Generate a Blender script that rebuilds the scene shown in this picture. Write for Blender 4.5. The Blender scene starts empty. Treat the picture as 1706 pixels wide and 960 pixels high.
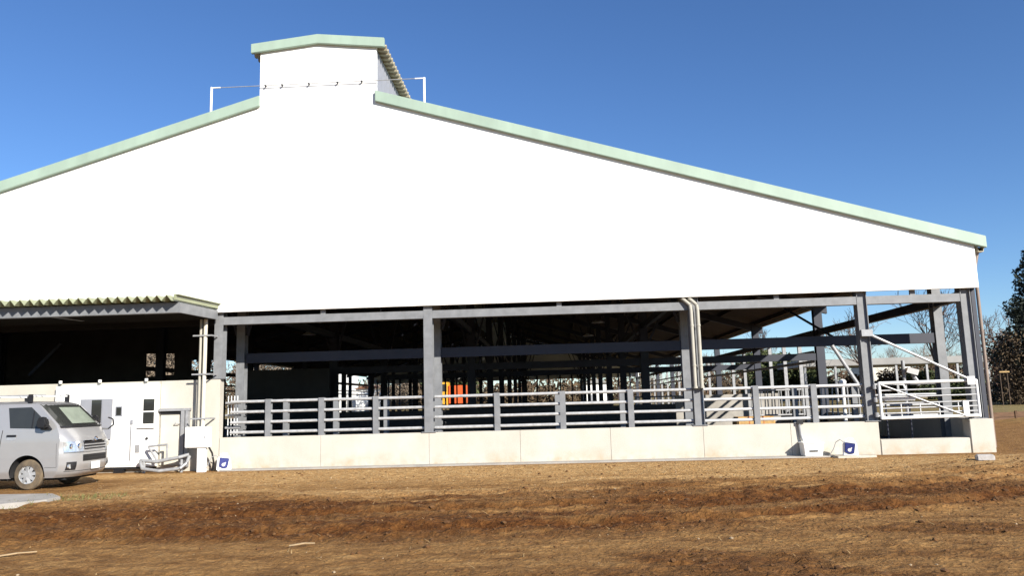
import bpy, bmesh, math, random
import numpy as np
from mathutils import Vector, Matrix

random.seed(7); np.random.seed(7)
SC = bpy.context.scene
COL = SC.collection
R = math.radians

# ------------------------------------------------------------------ camera
YAW, PITCH, ROLL = 0.0467, 0.1436, 0.0271
cam_d = bpy.data.cameras.new('camera'); cam = bpy.data.objects.new('camera', cam_d); COL.objects.link(cam)
cam_d.sensor_fit = 'HORIZONTAL'; cam_d.sensor_width = 36; cam_d.lens = 1299.9 / 1706 * 36
cam_d.clip_start = 0.1; cam_d.clip_end = 3000
_rt = Vector((math.cos(YAW), math.sin(YAW), 0)); _fw = Vector((-math.sin(YAW), math.cos(YAW), 0)); _up = Vector((0, 0, 1))
_f = _fw * math.cos(PITCH) + _up * math.sin(PITCH); _u = _up * math.cos(PITCH) - _fw * math.sin(PITCH)
_r2 = _rt * math.cos(ROLL) - _u * math.sin(ROLL); _u2 = _rt * math.sin(ROLL) + _u * math.cos(ROLL)
cam.matrix_world = Matrix(((_r2.x, _u2.x, -_f.x, 6.585), (_r2.y, _u2.y, -_f.y, -21.771), (_r2.z, _u2.z, -_f.z, 1.7), (0, 0, 0, 1)))
SC.camera = cam

# ------------------------------------------------------------------ sky, sun, exposure
SUN_EL, SUN_AZ = R(26), R(40)           # azimuth: to the right of straight-behind-the-camera
sd = Vector((math.sin(SUN_AZ) * math.cos(SUN_EL), -math.cos(SUN_AZ) * math.cos(SUN_EL), math.sin(SUN_EL)))
W = bpy.data.worlds.new('World'); SC.world = W; W.use_nodes = True
nt = W.node_tree; nt.nodes.clear()
sky = nt.nodes.new('ShaderNodeTexSky'); sky.sky_type = 'NISHITA'; sky.sun_disc = False
sky.sun_elevation = SUN_EL; sky.sun_rotation = math.atan2(sd.x, sd.y)
sky.altitude = 100; sky.air_density = 1.0; sky.dust_density = 0.0; sky.ozone_density = 6.0
bg = nt.nodes.new('ShaderNodeBackground'); bg.inputs[1].default_value = 0.077
wo = nt.nodes.new('ShaderNodeOutputWorld')
hs = nt.nodes.new('ShaderNodeHueSaturation'); hs.inputs['Saturation'].default_value = 1.07; hs.inputs['Hue'].default_value = .506
nt.links.new(sky.outputs[0], hs.inputs['Color']); nt.links.new(hs.outputs[0], bg.inputs[0]); nt.links.new(bg.outputs[0], wo.inputs[0])
sl = bpy.data.lights.new('sun', 'SUN'); sl.energy = 4.8; sl.angle = R(0.55); sl.color = (1.0, 0.94, 0.84)
so = bpy.data.objects.new('sun', sl); COL.objects.link(so)
so.rotation_euler = sd.to_track_quat('Z', 'Y').to_euler(); so.location = (20, -40, 40)
SC.view_settings.view_transform = 'Standard'; SC.view_settings.look = 'None'
SC.view_settings.exposure = 0.95; SC.view_settings.gamma = 1.0
SC.view_settings.use_curve_mapping = False
SC.render.engine = 'CYCLES'

# ------------------------------------------------------------------ materials
MATS = {}
def mat(name, col, rough=0.6, metal=0.0, var=0.0, scale=4.0, col2=None, bump=0.0, bscale=30.0, spec=0.4, coat=0.0, stretch=(1, 1, 1), alpha=None):
    if name in MATS: return MATS[name]
    m = bpy.data.materials.new(name); m.use_nodes = True; t = m.node_tree; b = t.nodes['Principled BSDF']
    b.inputs['Roughness'].default_value = rough; b.inputs['Metallic'].default_value = metal
    b.inputs['Specular IOR Level'].default_value = spec; b.inputs['Coat Weight'].default_value = coat
    b.inputs['Base Color'].default_value = (*col, 1)
    if var or col2:
        tc = t.nodes.new('ShaderNodeTexCoord'); mp = t.nodes.new('ShaderNodeMapping'); mp.inputs['Scale'].default_value = stretch
        n = t.nodes.new('ShaderNodeTexNoise'); n.inputs['Scale'].default_value = scale; n.inputs['Detail'].default_value = 6; n.inputs['Roughness'].default_value = 0.62
        cr = t.nodes.new('ShaderNodeValToRGB'); cr.color_ramp.elements[0].position = 0.32; cr.color_ramp.elements[1].position = 0.68
        c2 = col2 or tuple(max(0, c * (1 - var)) for c in col)
        cr.color_ramp.elements[0].color = (*c2, 1); cr.color_ramp.elements[1].color = (*[min(1, c * (1 + var * .35)) for c in col], 1)
        t.links.new(tc.outputs['Object'], mp.inputs[0]); t.links.new(mp.outputs[0], n.inputs[0]); t.links.new(n.outputs[0], cr.inputs[0]); t.links.new(cr.outputs[0], b.inputs['Base Color'])
    if bump:
        tc2 = t.nodes.new('ShaderNodeTexCoord'); n2 = t.nodes.new('ShaderNodeTexNoise'); n2.inputs['Scale'].default_value = bscale; n2.inputs['Detail'].default_value = 5
        bp = t.nodes.new('ShaderNodeBump'); bp.inputs['Strength'].default_value = bump; bp.inputs['Distance'].default_value = 0.02
        t.links.new(tc2.outputs['Object'], n2.inputs[0]); t.links.new(n2.outputs[0], bp.inputs['Height']); t.links.new(bp.outputs[0], b.inputs['Normal'])
    MATS[name] = m; return m

M_white = mat('white siding', (.82, .82, .80), .55, var=.04, scale=.6)
M_fascia = mat('pale green trim', (.295, .385, .315), .5, var=.14, scale=1.5, stretch=(1, 1, .3))
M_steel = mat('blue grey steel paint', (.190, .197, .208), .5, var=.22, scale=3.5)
M_shadesteel = mat('steel with shade in colour', (.030, .034, .050), .55, var=.15, scale=2.0)  # darker copy of the steel, interior shade put into its colour
M_galv = mat('galvanised pipe', (.33, .335, .345), .42, .2, var=.22, scale=9)
M_conc = mat('pale concrete', (.49, .468, .415), .85, col2=(.43, .405, .35), scale=1.3, stretch=(1, 1, .6), bump=.25, bscale=40)
M_conc2 = mat('grey concrete', (.34, .32, .29), .9, var=.25, scale=1.6, bump=.3, bscale=30)
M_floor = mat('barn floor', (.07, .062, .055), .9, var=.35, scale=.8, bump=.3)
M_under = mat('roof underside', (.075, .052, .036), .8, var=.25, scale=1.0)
M_roof = mat('roof sheet', (.30, .35, .27), .5, var=.12, scale=1.2)
M_canopy = mat('canopy sheet', (.26, .28, .17), .45, var=.15, scale=2.0)
M_eave = mat('eave sheet', (.42, .38, .28), .6, var=.2, scale=2.0)
M_louver = mat('grey louvre', (.30, .31, .35), .6, var=.1)
M_beige = mat('beige pipe', (.36, .345, .295), .5, var=.12, scale=3)
M_brownpipe = mat('brown downpipe', (.24, .185, .15), .5, var=.2, scale=3)
M_gate = mat('white gate paint', (.72, .73, .72), .4, var=.10, scale=6)
M_plastic = mat('white plastic', (.80, .80, .78), .4, var=.05, scale=3)
M_navy = mat('navy plastic', (.03, .04, .17), .35, var=.2, scale=8)
M_blue = mat('blue film', (.04, .22, .42), .4, var=.25, scale=10)
M_black = mat('black plastic', (.015, .015, .017), .45, var=.2, scale=8)
M_rubber = mat('dusty rubber', (.16, .12, .075), .9, col2=(.055, .045, .035), scale=5, bump=.3, bscale=60)
M_dark = mat('dark inside', (.02, .02, .022), .9, var=.2)
M_pane = mat('dark window glass', (.03, .032, .03), .06, var=.1, spec=.6)
M_greyframe = mat('grey shutter', (.26, .27, .30), .5, var=.08, scale=3)
M_cream = mat('cream panel', (.56, .53, .45), .6, var=.08, scale=2)
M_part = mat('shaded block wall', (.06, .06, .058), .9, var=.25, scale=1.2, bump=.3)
M_wood = mat('brown boards', (.11, .06, .032), .85, var=.4, scale=3, stretch=(.3, 1, 4))
M_bark = mat('bare bark', (.11, .078, .055), .9, var=.4, scale=6)
M_twig = mat('brown twigs', (.165, .102, .068), .9, var=.35, scale=3)
M_leafd = mat('dark needles', (.038, .048, .030), .8, col2=(.014, .020, .015), scale=1.2)
M_leafm = mat('green leaves', (.075, .09, .03), .8, col2=(.035, .05, .018), scale=.8)
M_leafb = mat('brown leaves', (.12, .082, .045), .85, col2=(.06, .042, .025), scale=1.0)
M_leafp = mat('pale dry leaves', (.24, .19, .14), .85, col2=(.11, .085, .06), scale=1.0)
M_pale = mat('pale galvanised', (.50, .505, .51), .45, .1, var=.2, scale=8)
M_rail = mat('worn galvanised rail', (.41, .415, .42), .45, .1, var=.25, scale=8)
M_bale = mat('pale dry wood', (.36, .26, .15), .9, var=.3, scale=9)
M_matt = mat('matt dark lining with shade', (.02, .019, .018), 1.0, var=.2, scale=2, spec=0.0)  # shade under the canopy put into the colour of soffit and left head beam
M_straw = mat('dry straw', (.40, .27, .12), .9, var=.3, scale=5)
M_grass = mat('green grass', (.10, .13, .035), .85, col2=(.20, .17, .06), scale=3)
M_clod = mat('soil clods', (.145, .070, .022), .95, col2=(.07, .03, .010), scale=3)
M_orange = mat('orange paint', (.55, .09, .02), .45, var=.15, scale=3)
M_yellow = mat('yellow paint', (.62, .32, .03), .45, var=.1, scale=3)
M_red = mat('red plastic', (.55, .04, .03), .5, var=.1)
M_ltgrey = mat('light grey roof', (.27, .265, .255), .7, var=.15, scale=.5)
M_brownroof = mat('brown roof', (.20, .09, .05), .8, var=.2, scale=.6)
M_silver = mat('silver car paint', (.345, .342, .345), .28, .35, var=.03, scale=3, spec=.5, coat=.6)
M_chrome = mat('chrome', (.75, .76, .78), .12, 1.0, var=.03)
M_lens = mat('headlamp lens', (.62, .64, .66), .08, .6, var=.35, scale=14, spec=.8, coat=.8)
M_rim = mat('silver rim', (.55, .55, .55), .35, .6, var=.15, scale=12)
M_scrpanel = mat('pale sunshade', (.27, .31, .25), .6, var=.25, scale=3, coat=1.0)
M_stone = mat('pale stone', (.46, .44, .42), .9, var=.2, scale=8, bump=.4)



def add_splash(m, z1, colr):
    t = m.node_tree; b = t.nodes['Principled BSDF']; L = t.links.new; N = t.nodes.new
    src = b.inputs['Base Color'].links[0].from_socket
    tc = N('ShaderNodeTexCoord'); sx = N('ShaderNodeSeparateXYZ'); L(tc.outputs['Object'], sx.inputs[0])
    mr = N('ShaderNodeMapRange'); mr.inputs[1].default_value = z1; mr.inputs[2].default_value = -.05; L(sx.outputs[2], mr.inputs[0])
    n = N('ShaderNodeTexNoise'); n.inputs['Scale'].default_value = 1.7; n.inputs['Detail'].default_value = 8; n.inputs['Roughness'].default_value = .7; L(tc.outputs['Object'], n.inputs[0])
    r = N('ShaderNodeMapRange'); r.inputs[1].default_value = .42; r.inputs[2].default_value = .70; L(n.outputs[0], r.inputs[0])
    mu = N('ShaderNodeMath'); mu.operation = 'MULTIPLY'; mu.use_clamp = True; L(mr.outputs[0], mu.inputs[0]); L(r.outputs[0], mu.inputs[1])
    mx = N('ShaderNodeMix'); mx.data_type = 'RGBA'; mx.inputs[7].default_value = (*colr, 1); L(mu.outputs[0], mx.inputs[0]); L(src, mx.inputs[6]); L(mx.outputs[2], b.inputs['Base Color'])
add_splash(M_conc, .42, (.36, .26, .14))

# ------------------------------------------------------------------ object helpers
ORG = {}
def tag(o, label=None, cat=None, group=None, kind=None):
    if label: o['label'] = label
    if cat: o['category'] = cat
    if group: o['group'] = group
    if kind: o['kind'] = kind
    return o
def thing(name, label, cat, loc=(0, 0, 0), rz=0, group=None):
    o = bpy.data.objects.new(name, None); COL.objects.link(o); o.empty_display_size = .3
    o.location = loc; o.rotation_euler = (0, 0, rz); ORG[o.name] = Vector(loc)
    return tag(o, label, cat, group)

class MB:
    def __init__(s): s.v = []; s.f = []
    def add(s, vs, fs):
        n = len(s.v); s.v.extend([tuple(q) for q in vs]); s.f.extend([tuple(i + n for i in f) for f in fs]); return s
    def box(s, a, b):
        x0, y0, z0 = a; x1, y1, z1 = b
        return s.add([(x0, y0, z0), (x1, y0, z0), (x1, y1, z0), (x0, y1, z0), (x0, y0, z1), (x1, y0, z1), (x1, y1, z1), (x0, y1, z1)],
                     [(0, 3, 2, 1), (4, 5, 6, 7), (0, 1, 5, 4), (1, 2, 6, 5), (2, 3, 7, 6), (3, 0, 4, 7)])
    def tube(s, p, q, r, r2=None, n=10, cap=True):
        p = Vector(p); q = Vector(q); r2 = r if r2 is None else r2
        d = (q - p).normalized(); a = d.orthogonal().normalized(); b = d.cross(a)
        vs = []
        for c, rr in ((p, r), (q, r2)):
            for i in range(n):
                t = 2 * math.pi * i / n; vs.append(c + a * (rr * math.cos(t)) + b * (rr * math.sin(t)))
        fs = [(i, (i + 1) % n, n + (i + 1) % n, n + i) for i in range(n)]
        if cap: fs += [tuple(range(n))[::-1], tuple(range(n, 2 * n))]
        return s.add(vs, fs)
    def path(s, pts, r, n=8):
        for i in range(len(pts) - 1): s.tube(pts[i], pts[i + 1], r, n=n)
        return s
    def prism(s, poly, axis, a, b):
        """poly: list of 2D points; axis 'x','y' or 'z' extruded a..b"""
        def P(u, v, w):
            return {'x': (w, u, v), 'y': (u, w, v), 'z': (u, v, w)}[axis]
        n = len(poly)
        vs = [P(u, v, a) for u, v in poly] + [P(u, v, b) for u, v in poly]
        return s.add(vs, [tuple(range(n)), tuple(range(n, 2 * n))[::-1]] + [(i, n + i, n + (i + 1) % n, (i + 1) % n) for i in range(n)])
    def bar(s, p, q, w, h):
        """rectangular bar between p and q; w horizontal width, h height"""
        p = Vector(p); q = Vector(q); d = (q - p).normalized(); up = Vector((0, 0, 1))
        if abs(d.z) > .99: up = Vector((0, 1, 0))
        a = d.cross(up).normalized(); b = a.cross(d).normalized(); vs = []
        for c in (p, q):
            for i, j in ((-1, -1), (1, -1), (1, 1), (-1, 1)): vs.append(c + a * (i * w / 2) + b * (j * h / 2))
        return s.add(vs, [(0, 1, 2, 3)[::-1], (4, 5, 6, 7), (0, 1, 5, 4), (1, 2, 6, 5), (2, 3, 7, 6), (3, 0, 4, 7)])
    def build(s, name, m, parent=None, smooth=False, bevel=0, world=True):
        me = bpy.data.meshes.new(name)
        vs = s.v
        if parent is not None and world:
            o0 = ORG[parent.name]; vs = [(x - o0.x, y - o0.y, z - o0.z) for x, y, z in vs]
        me.from_pydata(vs, [], s.f); me.update()
        bm = bmesh.new(); bm.from_mesh(me); bmesh.ops.recalc_face_normals(bm, faces=bm.faces)
        if bevel:
            bmesh.ops.bevel(bm, geom=[e for e in bm.edges if len(e.link_faces) == 2 and e.calc_face_angle(0) > .6], offset=bevel, segments=2, affect='EDGES', clamp_overlap=True)
        bm.to_mesh(me); bm.free()
        me.materials.append(m)
        if smooth:
            me.polygons.foreach_set('use_smooth', [True] * len(me.polygons)); me.set_sharp_from_angle(angle=R(38))
        o = bpy.data.objects.new(name, me); COL.objects.link(o)
        if parent is not None: o.parent = parent; ORG[o.name] = ORG[parent.name] if world else Vector((0, 0, 0))
        return o
def struct(name, mb, m, **k): return tag(mb.build(name, m, **k), kind='structure')
def inst(src, parent, loc, rz=0, scale=1.0):
    o = src.copy(); COL.objects.link(o); o.parent = parent; o.location = loc; o.rotation_euler = (0, 0, rz); o.scale = (scale,) * 3; return o
def dup(root, loc, rz=0, scale=1.0, label=None, group=None):
    r = root.copy(); COL.objects.link(r); r.location = loc; r.rotation_euler = (0, 0, rz); r.scale = (scale,) * 3
    if label: r['label'] = label
    if group: r['group'] = group
    for ch in list(root.children):
        c = ch.copy(); COL.objects.link(c); c.parent = r
        for g in list(ch.children):
            d = g.copy(); COL.objects.link(d); d.parent = c
    return r

# ------------------------------------------------------------------ noise for the ground
def vnoise(x, y, seed):
    xi = np.floor(x).astype(np.int64); yi = np.floor(y).astype(np.int64); fx = x - xi; fy = y - yi
    def h(a, b):
        n = (a * 374761393 + b * 668265263 + seed * 1442695041) & 0x7fffffff
        n = ((n ^ (n >> 13)) * 1274126177) & 0x7fffffff
        return ((n ^ (n >> 16)) & 0xffff) / 65535.0
    fx = fx * fx * (3 - 2 * fx); fy = fy * fy * (3 - 2 * fy)
    return (h(xi, yi) * (1 - fx) + h(xi + 1, yi) * fx) * (1 - fy) + (h(xi, yi + 1) * (1 - fx) + h(xi + 1, yi + 1) * fx) * fy
def fbm(x, y, seed, o=4, g=.5):
    s = 0; a = 1; t = 0
    for i in range(o): s = s + a * vnoise(x * 2 ** i, y * 2 ** i, seed + i * 17); t += a; a *= g
    return s / t
TRACK_A = ([-14, -3, 2, 6, 10, 14, 18, 24, 40], [-9.6, -9.6, -9.2, -8.9, -8.2, -6.6, -4.1, -.6, 6])
TRACK_B = ([-14, -3, 3, 8, 12, 16, 20, 26, 40], [-11.0, -11.0, -11.0, -10.6, -9.6, -7.4, -4.7, -1.2, 5])
TRACK_C = ([-14, -2, 4, 9, 14, 19, 26, 40], [-7.4, -7.5, -7.0, -6.4, -5.2, -3.0, 0, 5])
def smooth(a, b, x):
    t = np.clip((x - a) / (b - a), 0, 1); return t * t * (3 - 2 * t)
def ground_fields(x, y):
    rag = (fbm(x * .7, y * 1.5, 3) - .5) * 1.1
    wet = np.zeros_like(x); h = np.zeros_like(x)
    for (tx, ty), w, k in ((TRACK_A, .42, 1.0), (TRACK_B, .46, 1.0), (TRACK_C, .30, .55)):
        d = y - np.interp(x, tx, ty)
        m = 1 - smooth(w * .55, w * 1.5, np.abs(d + rag * .5))
        wet = np.maximum(wet, m * k)
        rut = 1 - smooth(.16, .36, np.abs(d)); shoulder = np.exp(-((np.abs(d) - .45) / .14) ** 2)
        lug = .5 + .5 * np.sin(x * 2 * math.pi / .34 + d * 6)
        h += k * (-.075 * rut + .045 * shoulder * (.5 + fbm(x * 3, y * 3, 9)) + .018 * rut * lug * fbm(x, y, 41))
    # churned dark soil on the left
    dl = ((x - .6) / 3.6) ** 2 + ((y + 9.1) / 1.9) ** 2
    wet = np.maximum(wet, (1 - smooth(.45, 1.4, dl + rag * 1.2)) * .95)
    dl = ((x - 8.3) / 1.3) ** 2 + ((y + 13.2) / .5) ** 2
    wet = np.maximum(wet, (1 - smooth(.3, 1.3, dl + rag * 1.0)) * .7)
    wet = np.maximum(wet, smooth(.50, .68, fbm(x * .35, y * 1.3, 21)) * .65 * smooth(-3.2, -4.6, y))
    v = y - np.interp(x, TRACK_A[0], TRACK_A[1])
    zone = smooth(-3.6, -2.0, v) * smooth(4.2, 1.6, v)
    st = fbm(x * .16 + 3, v * 2.3, 61, 4, .55)
    patch = smooth(.30, .62, fbm(x * .33, y * .8, 91))
    wet = np.maximum(wet * (.55 + .6 * patch), zone * smooth(.44, .60, st) * (.45 + .55 * patch))
    core = (1 - smooth(.7, 1.9, np.abs(v + .75 + rag * 1.2)))
    wet = np.maximum(wet, core * (.25 + .6 * smooth(.38, .60, fbm(x * .4, v * 2.6, 67))))
    dry = smooth(.46, .66, fbm(x * .45 + 7, y * 1.1, 31)) * smooth(-8.5, -5.0, y) * (1 - .6 * wet)
    dry = np.maximum(dry, smooth(-6.2, -2.6, y) * .95 * (1 - wet))
    rough = .5 + .55 * wet
    h += rough * (.055 * (fbm(x * 1.3, y * 1.3, 5) - .5) + .055 * (fbm(x * 4, y * 5, 6, 3) - .5) + (.045 + .045 * wet) * (fbm(x * 9, y * 11, 8, 2) - .5))
    return h, wet, dry
def ground_z(x, y):
    a, _, _ = ground_fields(np.array([float(x)]), np.array([float(y)])); 
    return float(a[0] * near_mask(np.array([float(x)]), np.array([float(y)]))[0])
def near_mask(x, y):
    m = smooth(-.35, -1.1, y) * smooth(26, 23, x) * smooth(-18, -15, x) * smooth(-19, -17.5, y)
    return m * smooth(.2, 1.2, np.maximum(np.abs(x + 6.8) - 3.3, np.abs(y + 3.7) - 1.3) + .3)

# ------------------------------------------------------------------ the ground
def nonuni(a, b, step, far0, far1):
    mid = np.arange(a, b + step * .5, step)
    lo = a - np.geomspace(step * 2, a - far0, 34); hi = b + np.geomspace(step * 2, far1 - b, 34)
    return np.concatenate([lo[::-1], mid, hi])
gx = nonuni(-6.5, 21, .05, -900, 900); gy = nonuni(-15.2, -.2, .045, -300, 1200)
X, Y = np.meshgrid(gx, gy); h, wet, dry = ground_fields(X, Y); mk = near_mask(X, Y); h = h * mk
# land to the right lies a little higher behind the board edging
rise = smooth(17.6, 18.4, Y - .5 * (X - 28)) * smooth(23, 25, X)
h = h + .42 * rise + .012 * np.clip(Y - 60, 0, 200)
wet = wet * mk; dry = dry * mk
grass = np.maximum(rise, smooth(40, 60, np.maximum(np.abs(X - 5), Y)))
nx, ny = len(gx), len(gy)
me = bpy.data.meshes.new('ground')
vv = np.stack([X.ravel(), Y.ravel(), h.ravel()], 1)
ii = np.arange((ny - 1) * (nx - 1)); r_, c_ = ii // (nx - 1), ii % (nx - 1); k0 = r_ * nx + c_
ff = np.stack([k0, k0 + 1, k0 + nx + 1, k0 + nx], 1)
me.vertices.add(len(vv)); me.vertices.foreach_set('co', vv.ravel().astype(np.float32))
me.loops.add(ff.size); me.loops.foreach_set('vertex_index', ff.ravel().astype(np.int32))
me.polygons.add(len(ff)); me.polygons.foreach_set('loop_start', (np.arange(len(ff)) * 4).astype(np.int32)); me.polygons.foreach_set('loop_total', np.full(len(ff), 4, np.int32))
me.polygons.foreach_set('use_smooth', np.ones(len(ff), bool))
for nm, a in (('moist', wet), ('dry', dry), ('grassy', grass)):
    at = me.attributes.new(nm, 'FLOAT', 'POINT'); at.data.foreach_set('value', a.ravel().astype(np.float32))
me.update(); me.validate()
def dirt_material():
    m = bpy.data.materials.new('dirt'); m.use_nodes = True; t = m.node_tree; b = t.nodes['Principled BSDF']; b.inputs['Roughness'].default_value = .95; b.inputs['Specular IOR Level'].default_value = .15
    L = t.links.new; N = t.nodes.new
    tc = N('ShaderNodeTexCoord')
    def noise(sc, det=6, stretch=(1, 1, 1), rough=.65):
        mp = N('ShaderNodeMapping'); mp.inputs['Scale'].default_value = stretch; n = N('ShaderNodeTexNoise'); n.inputs['Scale'].default_value = sc; n.inputs['Detail'].default_value = det; n.inputs['Roughness'].default_value = rough
        L(tc.outputs['Object'], mp.inputs[0]); L(mp.outputs[0], n.inputs[0]); return n.outputs[0]
    def ramp(src, stops):
        c = N('ShaderNodeValToRGB'); e = c.color_ramp.elements
        while len(e) < len(stops): e.new(.5)
        for k, (p, col) in enumerate(stops): e[k].position = p; e[k].color = (*col, 1)
        L(src, c.inputs[0]); return c.outputs[0]
    def mix(f, a, bb, typ='MIX'):
        n = N('ShaderNodeMix'); n.data_type = 'RGBA'; n.blend_type = typ
        if isinstance(f, float): n.inputs[0].default_value = f
        else: L(f, n.inputs[0])
        L(a, n.inputs[6]); L(bb, n.inputs[7]); return n.outputs[2]
    def attr(nm):
        a = N('ShaderNodeAttribute'); a.attribute_name = nm; return a.outputs['Fac']
    def math_(op, a, bb):
        n = N('ShaderNodeMath'); n.operation = op; n.use_clamp = True
        for k, q in enumerate((a, bb)):
            if isinstance(q, float): n.inputs[k].default_value = q
            else: L(q, n.inputs[k])
        return n.outputs[0]
    base = ramp(noise(2.2, 8, (.8, 1.6, 1)), [(.30, (.115, .052, .015)), (.43, (.236, .121, .040)), (.60, (.335, .186, .066)), (.78, (.44, .28, .12))])
    darkc = ramp(noise(5, 8, (.8, 1.4, 1)), [(.30, (.042, .016, .004)), (.48, (.102, .039, .010)), (.64, (.160, .067, .018)), (.8, (.29, .155, .05))])
    dryc = ramp(noise(6, 7, (.6, 1.6, 1)), [(.3, (.32, .165, .060)), (.5, (.50, .305, .125)), (.72, (.64, .47, .25))])
    wn = noise(7, 6, (.7, 1.3, 1))
    f1 = math_('MULTIPLY', attr('moist'), math_('ADD', wn, .55))
    c = mix(f1, base, darkc)
    f2 = math_('MULTIPLY', attr('dry'), math_('ADD', noise(3, 6), .35))
    c = mix(f2, c, dryc)
    fine = ramp(noise(16, 7, (.55, 1.3, 1), .75), [(.28, (.42, .40, .36)), (.44, (.95, .94, .92)), (.56, (1.03, 1.03, 1.02)), (.74, (1.42, 1.44, 1.45))])
    c = mix(.62, c, fine, 'MULTIPLY')
    gr = ramp(noise(.6, 6), [(.3, (.20, .145, .06)), (.55, (.27, .21, .09)), (.75, (.17, .16, .06))])
    c = mix(attr('grassy'), c, gr)
    L(c, b.inputs['Base Color'])
    vo = N('ShaderNodeTexVoronoi'); vo.inputs['Scale'].default_value = 11.0; vo.inputs['Randomness'].default_value = 1.0
    wv = N('ShaderNodeVectorMath'); wv.operation = 'ADD'; wn3 = N('ShaderNodeTexNoise'); wn3.inputs['Scale'].default_value = 6; wn3.inputs['Detail'].default_value = 5
    sc3 = N('ShaderNodeVectorMath'); sc3.operation = 'SCALE'; sc3.inputs['Scale'].default_value = .35; L(tc.outputs['Object'], wn3.inputs[0]); L(wn3.outputs['Color'], sc3.inputs[0]); L(tc.outputs['Object'], wv.inputs[0]); L(sc3.outputs[0], wv.inputs[1]); L(wv.outputs[0], vo.inputs['Vector'])
    vr = ramp(vo.outputs['Distance'], [(.05, (1.3, 1.28, 1.25)), (.35, (1, 1, 1)), (.62, (.64, .60, .55))])
    c = mix(.45, c, vr, 'MULTIPLY'); L(c, b.inputs['Base Color'])
    bp0 = N('ShaderNodeBump'); bp0.inputs['Strength'].default_value = .8; bp0.inputs['Distance'].default_value = .045; bp0.invert = True; L(vo.outputs['Distance'], bp0.inputs['Height'])
    bp = N('ShaderNodeBump'); L(bp0.outputs[0], bp.inputs['Normal']); bp.inputs['Strength'].default_value = .8; bp.inputs['Distance'].default_value = .035
    L(noise(28, 8, (1, 1, 1), .72), bp.inputs['Height']); L(bp.outputs[0], b.inputs['Normal'])
    return m
M_dirt = dirt_material(); me.materials.append(M_dirt)
go = bpy.data.objects.new('ground', me); COL.objects.link(go); tag(go, kind='structure')

# clods and straw lying on the soil
ico = bmesh.new(); bmesh.ops.create_icosphere(ico, subdivisions=1, radius=1); iv = np.array([v.co[:] for v in ico.verts]); jf = np.array([[v.index for v in f.verts] for f in ico.faces]); ico.free()
def scatter(name, n, area, keep, size, m, label, cat, flat=.7):
    x = np.random.uniform(area[0], area[1], n * 4); y = np.random.uniform(area[2], area[3], n * 4)
    hh, w, d = ground_fields(x, y); p = keep(w, d, x, y); sel = np.random.rand(n * 4) < p
    x, y, hh = x[sel][:n], y[sel][:n], (hh * near_mask(x, y))[sel][:n]
    k = len(x); s = size * np.random.gamma(1.6, .5, k).clip(.25, 3.2)
    V = iv[None] * (1 + .45 * (np.random.rand(k, 12, 1) - .5)) * s[:, None, None] * np.array([1, 1, flat])
    a = np.random.rand(k) * 6.28; ca, sa = np.cos(a), np.sin(a); V[..., 0] *= np.random.uniform(.7, 1.6, (k, 1))
    vx = V[..., 0] * ca[:, None] - V[..., 1] * sa[:, None]; vy = V[..., 0] * sa[:, None] + V[..., 1] * ca[:, None]
    P = np.stack([vx + x[:, None], vy + y[:, None], V[..., 2] + (hh + s * .2)[:, None]], -1).reshape(-1, 3)
    F = (jf[None] + (np.arange(k) * 12)[:, None, None]).reshape(-1, 3)
    b = MB(); b.v = P.tolist(); b.f = F.tolist()
    o = b.build(name, m); tag(o, label, cat, kind='stuff'); return o
scatter('soil_clods', 7000, (-3, 19, -14.3, -1), lambda w, d, x, y: .06 + .94 * w ** 1.5, .0135, M_clod, 'loose brown soil clods along the tyre tracks', 'soil')
scatter('pale_pebbles', 700, (-3, 20, -14.3, -.7), lambda w, d, x, y: .2 + .4 * d, .008, mat('dusty pebbles', (.36, .27, .17), .9, var=.3, scale=2), 'small pale pebbles strewn over the bare dirt', 'pebbles')
def straw(name, n, area, keep, ln, m, label, cat, upright=0.1):
    b = MB(); c = 0
    x = np.random.uniform(area[0], area[1], n * 4); y = np.random.uniform(area[2], area[3], n * 4)
    hh, w, d = ground_fields(x, y); hh = hh * near_mask(x, y); sel = np.where(np.random.rand(n * 4) < keep(w, d, x, y))[0][:n]
    for i in sel:
        a = random.uniform(0, 6.28); l = ln * random.uniform(.4, 1.5); up = l * random.uniform(0, upright) + .006
        p = Vector((x[i], y[i], hh[i] + .006)); q = p + Vector((math.cos(a) * l * (1 - upright * .6), math.sin(a) * l * (1 - upright * .6), up)); s = Vector((-math.sin(a), math.cos(a), 0)) * .005
        b.add([p - s, p + s, q + s * .4, q - s * .4], [(0, 1, 2, 3)])
    return tag(b.build(name, m), label, cat, kind='stuff')
straw('dry_straw', 5200, (-4, 20, -13.8, -.6), lambda w, d, x, y: .05 + .9 * d ** 1.5 * (fbm(x * .8, y * 1.6, 55) > .48), .10, M_straw, 'dry straw wisps lying over the pale dirt', 'straw', .25)

# ------------------------------------------------------------------ slab at the left edge with grass fringe, and footing strip along the barn
b = MB(); b.prism([(-12, -9.4), (-4.2, -8.1), (-3.15, -6.85), (-3.2, -6.35), (-3.75, -5.75), (-12, -5.3)], 'z', -.1, .06)
struct('concrete_apron', b, M_conc2, bevel=.01)
def near_edge(w, d, x, y):
    return np.where((np.hypot((x + 2.9) / 1.0, (y + 6.2) / .55) < 1) | (np.hypot((x + 3.6) / .5, (y + 7.6) / .7) < 1), .8, .0)
straw('grass_fringe', 900, (-4.5, -1.5, -8.6, -5.2), near_edge, .09, M_grass, 'short green grass fringe beside the concrete slab', 'grass', .8)
b = MB(); b.box((-2.6, -.42, -.1), (14.7, 0, .035)); struct('footing_strip', b, M_conc2, bevel=.008)

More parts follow.
